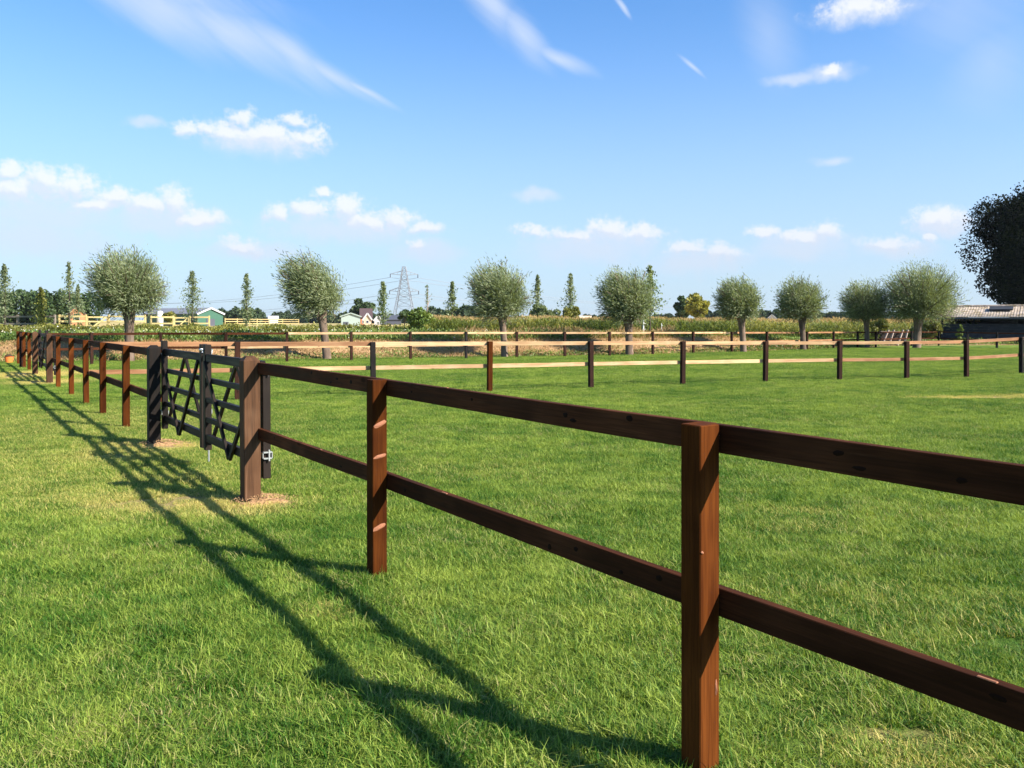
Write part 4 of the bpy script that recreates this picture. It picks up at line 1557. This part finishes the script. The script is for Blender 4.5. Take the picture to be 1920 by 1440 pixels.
nm = {(.575, -1): 'lower left', (.575, 1): 'lower right', (.865, -1): 'upper left', (.865, 1): 'upper right'}
for key, tip in arms.items():
    p = Vector((pb_.x, PY, .5)) + tip + Vector((0, 0, -1.6))
    for side, end in (('right', Vector((330, 560, 0))), ('left', Vector((-330, 300, 0)))):
        q = p + end
        sag = 9.0
        pts_ = [p.lerp(q, k / 24) + Vector((0, 0, -4 * sag * (k / 24) * (1 - k / 24))) for k in range(25)]
        b = MB()
        b.tube(pts_, .085, seg=4, caps=False)
        tag(b.build('power_cable', M['cable']), 'thin cable running %s from the %s arm tip of the pylon' % (side, nm[key]), 'cable', 'power cables on the pylon')

# ------------------------------------------------------------------ shed on the right
m, g, out = new_mat('mossy_roof')
pos = g.n('ShaderNodeTexCoord').outputs['Object']
n1 = g.noise(pos, 1.6, 6, .75)
n2 = g.noise(pos, 5, 5, .75)
col = g.mix(g.ss(n2, .35, .65), (.24, .19, .15), (.48, .40, .33))
col = g.mix(g.ss(n1, .45, .62), col, (.20, .155, .085))
col = g.mix(g.m('MULTIPLY', g.ss(n2, .56, .68), .8), col, (.47, .38, .32))
principled(g, out, col, .9, .1, n2, .6, .04)
M['moss'] = m
SY = 61.0
sa = at(1768, 596, SY)
SW, SD = 22.0, 6.0
y_e, y_r = -.55, 3.4
shed = thing('shed', 'low dark grey plank shed with a mossy corrugated roof below the tall dark tree', 'shed', (sa.x, SY, .05), -R(33))
M['plank'] = wood('grey_plank', (.022, .025, .031), (.040, .044, .053), (.062, .066, .078), 'x', .8, .1, wear=.3, wearcol=(.09, .09, .095))
ze = at(1768, 607, SY).z - .05
nb = 7
for k in range(nb):
    hh = (ze - .03) / nb
    MB().box(SW, .045, hh - .012, bev=.004).build('plank', M['plank'], shed, (SW / 2, .004 * (k % 2), .02 + hh * (k + .5)), (random.uniform(-.02, .02), random.uniform(-.0006, .0006), 0))
for k in range(nb):
    hh = (ze - .03) / nb
    MB().box(.045, SD - .06, hh - .012, bev=.004).build('plank', M['plank'], shed, (0, SD / 2 + .03, .02 + hh * (k + .5)))
MB().box(SW - .2, .05, ze + .38).build('back_wall', M['plank'], shed, (SW / 2, y_r - .12, (ze + .38) / 2))
for x in (-.03, 4.6, 9.2, 13.8):
    MB().box(.14, .12, ze + .36, bev=.008).build('corner_post', M['plank'], shed, (x, .11 if x > 0 else -.085, (ze + .36) / 2))
# corrugated sheets, each its own object
zr_ = at(1800, 575.5, SY + 3.4).z - .05
z_e = at(1768, 594.5, SY - .5).z - .05
for k in range(20):
    wv = 1.14
    x0 = -.75 + k * 1.1
    nx = 40
    V, Q = [], []
    for j, (yy, zz) in enumerate(((y_e, z_e), ((y_e + y_r) / 2, (z_e + zr_) / 2 - .02), (y_r, zr_))):
        for i in range(nx + 1):
            xx = x0 + wv * i / nx
            if k == 0:
                xx += (zz - z_e) / (zr_ - z_e) * .0
            V.append((xx, yy, zz + .014 * math.sin((xx) * 2 * math.pi / .177) + .006 * (k % 2) + .004 * j))
    nn = nx + 1
    for j in range(2):
        for i in range(nx):
            Q.append((i + j * nn, i + 1 + j * nn, i + 1 + (j + 1) * nn, i + (j + 1) * nn))
    o = link('roof_sheet', np_mesh('roof_sheet', V, Q, M['moss'], smooth=True), shed)
    sol = o.modifiers.new('thick', 'SOLIDIFY')
    sol.thickness = .012
MB().tube([(-.8, y_r, zr_ + .03), (SW - .2, y_r, zr_ + .03)], .10, seg=8).build('ridge_cap', M['moss'], shed)
MB().box(SW, y_r - .2, .02, (0, 0, 0), Matrix.Rotation(-.02, 3, 'Y')).build('ceiling_board', M['plank'], shed, (SW / 2, y_r / 2 + .2, ze + .40))
MB().box(SW + .6, .045, .12, bev=.005).build('eave_board', M['slate'], shed, (SW / 2 - .35, y_e + .07, z_e - .09))
for xv in (3.6,):
    b = MB()
    b.box(1.5, 1.1, .10, (0, 0, .12), Matrix.Rotation(math.atan2(zr_ - z_e, y_r - y_e), 3, 'X'), .01)
    b.build('roof_hatch', M['plank'], shed, (xv, 1.9, (z_e + (zr_ - z_e) * 2.45 / 3.95) + .02))

# ------------------------------------------------------------------ timber pile with leaning poles
TY = 56.0
ta = at(1648, 640, TY)
pile = thing('timber_pile', 'dark pile of old boards below the biggest willow', 'timber', (ta.x, TY, .06))
wp = at(1700, 640, TY).x - ta.x
M['oldboard'] = wood('old_board', (.022, .018, .016), (.042, .034, .030), (.075, .062, .054), 'x', .8, .1)
for k in range(6):
    MB().box(wp * random.uniform(.9, 1.0), .30, .13, bev=.008).build('board', M['oldboard'], pile, (wp / 2 + random.uniform(-.1, .1), random.uniform(-.05, .05), .065 + k * .134), (0, 0, random.uniform(-.04, .04)))
MB().box(wp * .7, .22, .09, bev=.008).build('board', M['grey_wood'], pile, (wp * .38, -.02, .065 + 6 * .134 - .02))
M['pole'] = wood('pale_pole', (.38, .28, .22), (.55, .43, .36), (.66, .54, .46), 'z', .7, .15)
for k, (xb, xt) in enumerate(((1654, 1666), (1667, 1676), (1683, 1693), (1695, 1702))):
    p0, p1 = at(xb, 642, TY - .62), at(xt, 620, TY - .28)
    p0.z = .04
    p1.z = 1.02
    d = p1 - p0
    o = MB().box(.10, .07, d.length + .06, bev=.006).build('leaning_pole', M['pole'], None, (p0 + p1) / 2, d.to_track_quat('Z', 'Y').to_euler())
    tag(o, ['pale pole leaning on the dark timber pile, leftmost of four', 'pale pole leaning on the dark timber pile, second from left', 'pale pole leaning on the dark timber pile, third from left', 'pale pole leaning on the pile closest to the big willow trunk'][k], 'pole', 'pale poles leaning on the timber pile')

# ------------------------------------------------------------------ small things
for px, yt, Y, r_, lab in ((1206.5, 601, 47, .040, 'tall white plastic stake right of the willow with a pale trunk'), (1240.5, 606, 49, .022, 'thin white stake, right of the tall white stake and farther from the willow'), (1233, 626, 44.6, .018, 'short thin white stake beside a dark fence post')):
    p = at(px, yt, Y)
    zb = float(top_z(np.array([p.x]), np.array([Y]))[0])
    t = thing('fence_stake', lab, 'stake', (p.x, Y, zb), 0, 'white electric fence stakes')
    MB().tube([(0, 0, -.1), (0, 0, p.z - zb)], r_, r_ * .9, 8).build('shaft', M['white_paint'], t)
    b = MB()
    for z in (.35, .7):
        b.box(r_ * 4, r_ * 2.6, .025, (r_, 0, (p.z - zb) * z + .1))
    b.build('wire_clip', M['white_paint'], t)
M['teal'] = foliage('blue_green_leaf', (.010, .035, .030), (.018, .055, .045), (.03, .08, .06), .15, .5, .3, .3, 2)
for px, yb, lab in ((1039, 641, 'small dark teal shrub on the bank left of the willow with a pale trunk'), (787, 640, 'small dark teal shrub on the bank below the light green bush')):
    blob_tree('shrub', lab, 'shrub', px - 10, px + 10, 627, yb, 42.6, 'teal', 900, .09, int(px), group='dark teal shrubs on the bank', clumps=9, trunk=True)
# orange tub on the sandy ground by the end of the fence
M['orange'] = simple('orange_plastic', (.80, .20, .045), .45, .4, 0, .12, 10)
M['brownmat'] = simple('dark_bedding', (.06, .04, .025), .95, .05, 0, .4, 30, .5)
pt = gnd(17, 680.5)
tub = thing('tub', 'small orange tub heaped with dark stuff on the sandy ground at the left edge', 'tub', pt)
b = MB()
b.tube([(0, 0, 0), (0, 0, .02), (0, 0, .24), (0, 0, .255), (0, 0, .255), (0, 0, .10)], [.115, .125, .165, .18, .155, .13], seg=20)
b.build('bucket', M['orange'], tub, smooth=False)
bm = bmesh.new()
bmesh.ops.create_icosphere(bm, subdivisions=3, radius=1)
for v in bm.verts:
    k = 1 + .14 * math.sin(7 * v.co.x + 3 * v.co.y) * math.cos(6 * v.co.z + v.co.y * 5)
    v.co = Vector((v.co.x * .14 * k, v.co.y * .14 * k, .24 + v.co.z * .10 * k))
b = MB()
b.add(bm)
b.build('filling', M['brownmat'], tub)
b = MB()
b.tube([(math.cos(a) * .17, 0, .25 + math.sin(a) * -.10) for a in np.linspace(0, math.pi, 11)], .006, seg=6)
b.build('handle', M['steel'], tub, (0, -.06, 0))
print('meshes', len(bpy.data.meshes))

# ------------------------------------------------------------------ air
hz = bpy.data.materials.new('haze')
hz.use_nodes = True
hz.node_tree.nodes.clear()
ho = hz.node_tree.nodes.new('ShaderNodeOutputMaterial')
hv = hz.node_tree.nodes.new('ShaderNodeVolumePrincipled')
hv.inputs['Color'].default_value = (.82, .90, 1.0, 1)
hv.inputs['Density'].default_value = 0.00007
hv.inputs['Anisotropy'].default_value = 0.2
hz.node_tree.links.new(hv.outputs[0], ho.inputs['Volume'])
tag(MB().box(2840, 1560, 35, (0, 710, 16.5)).build('haze', hz), kind='stuff')
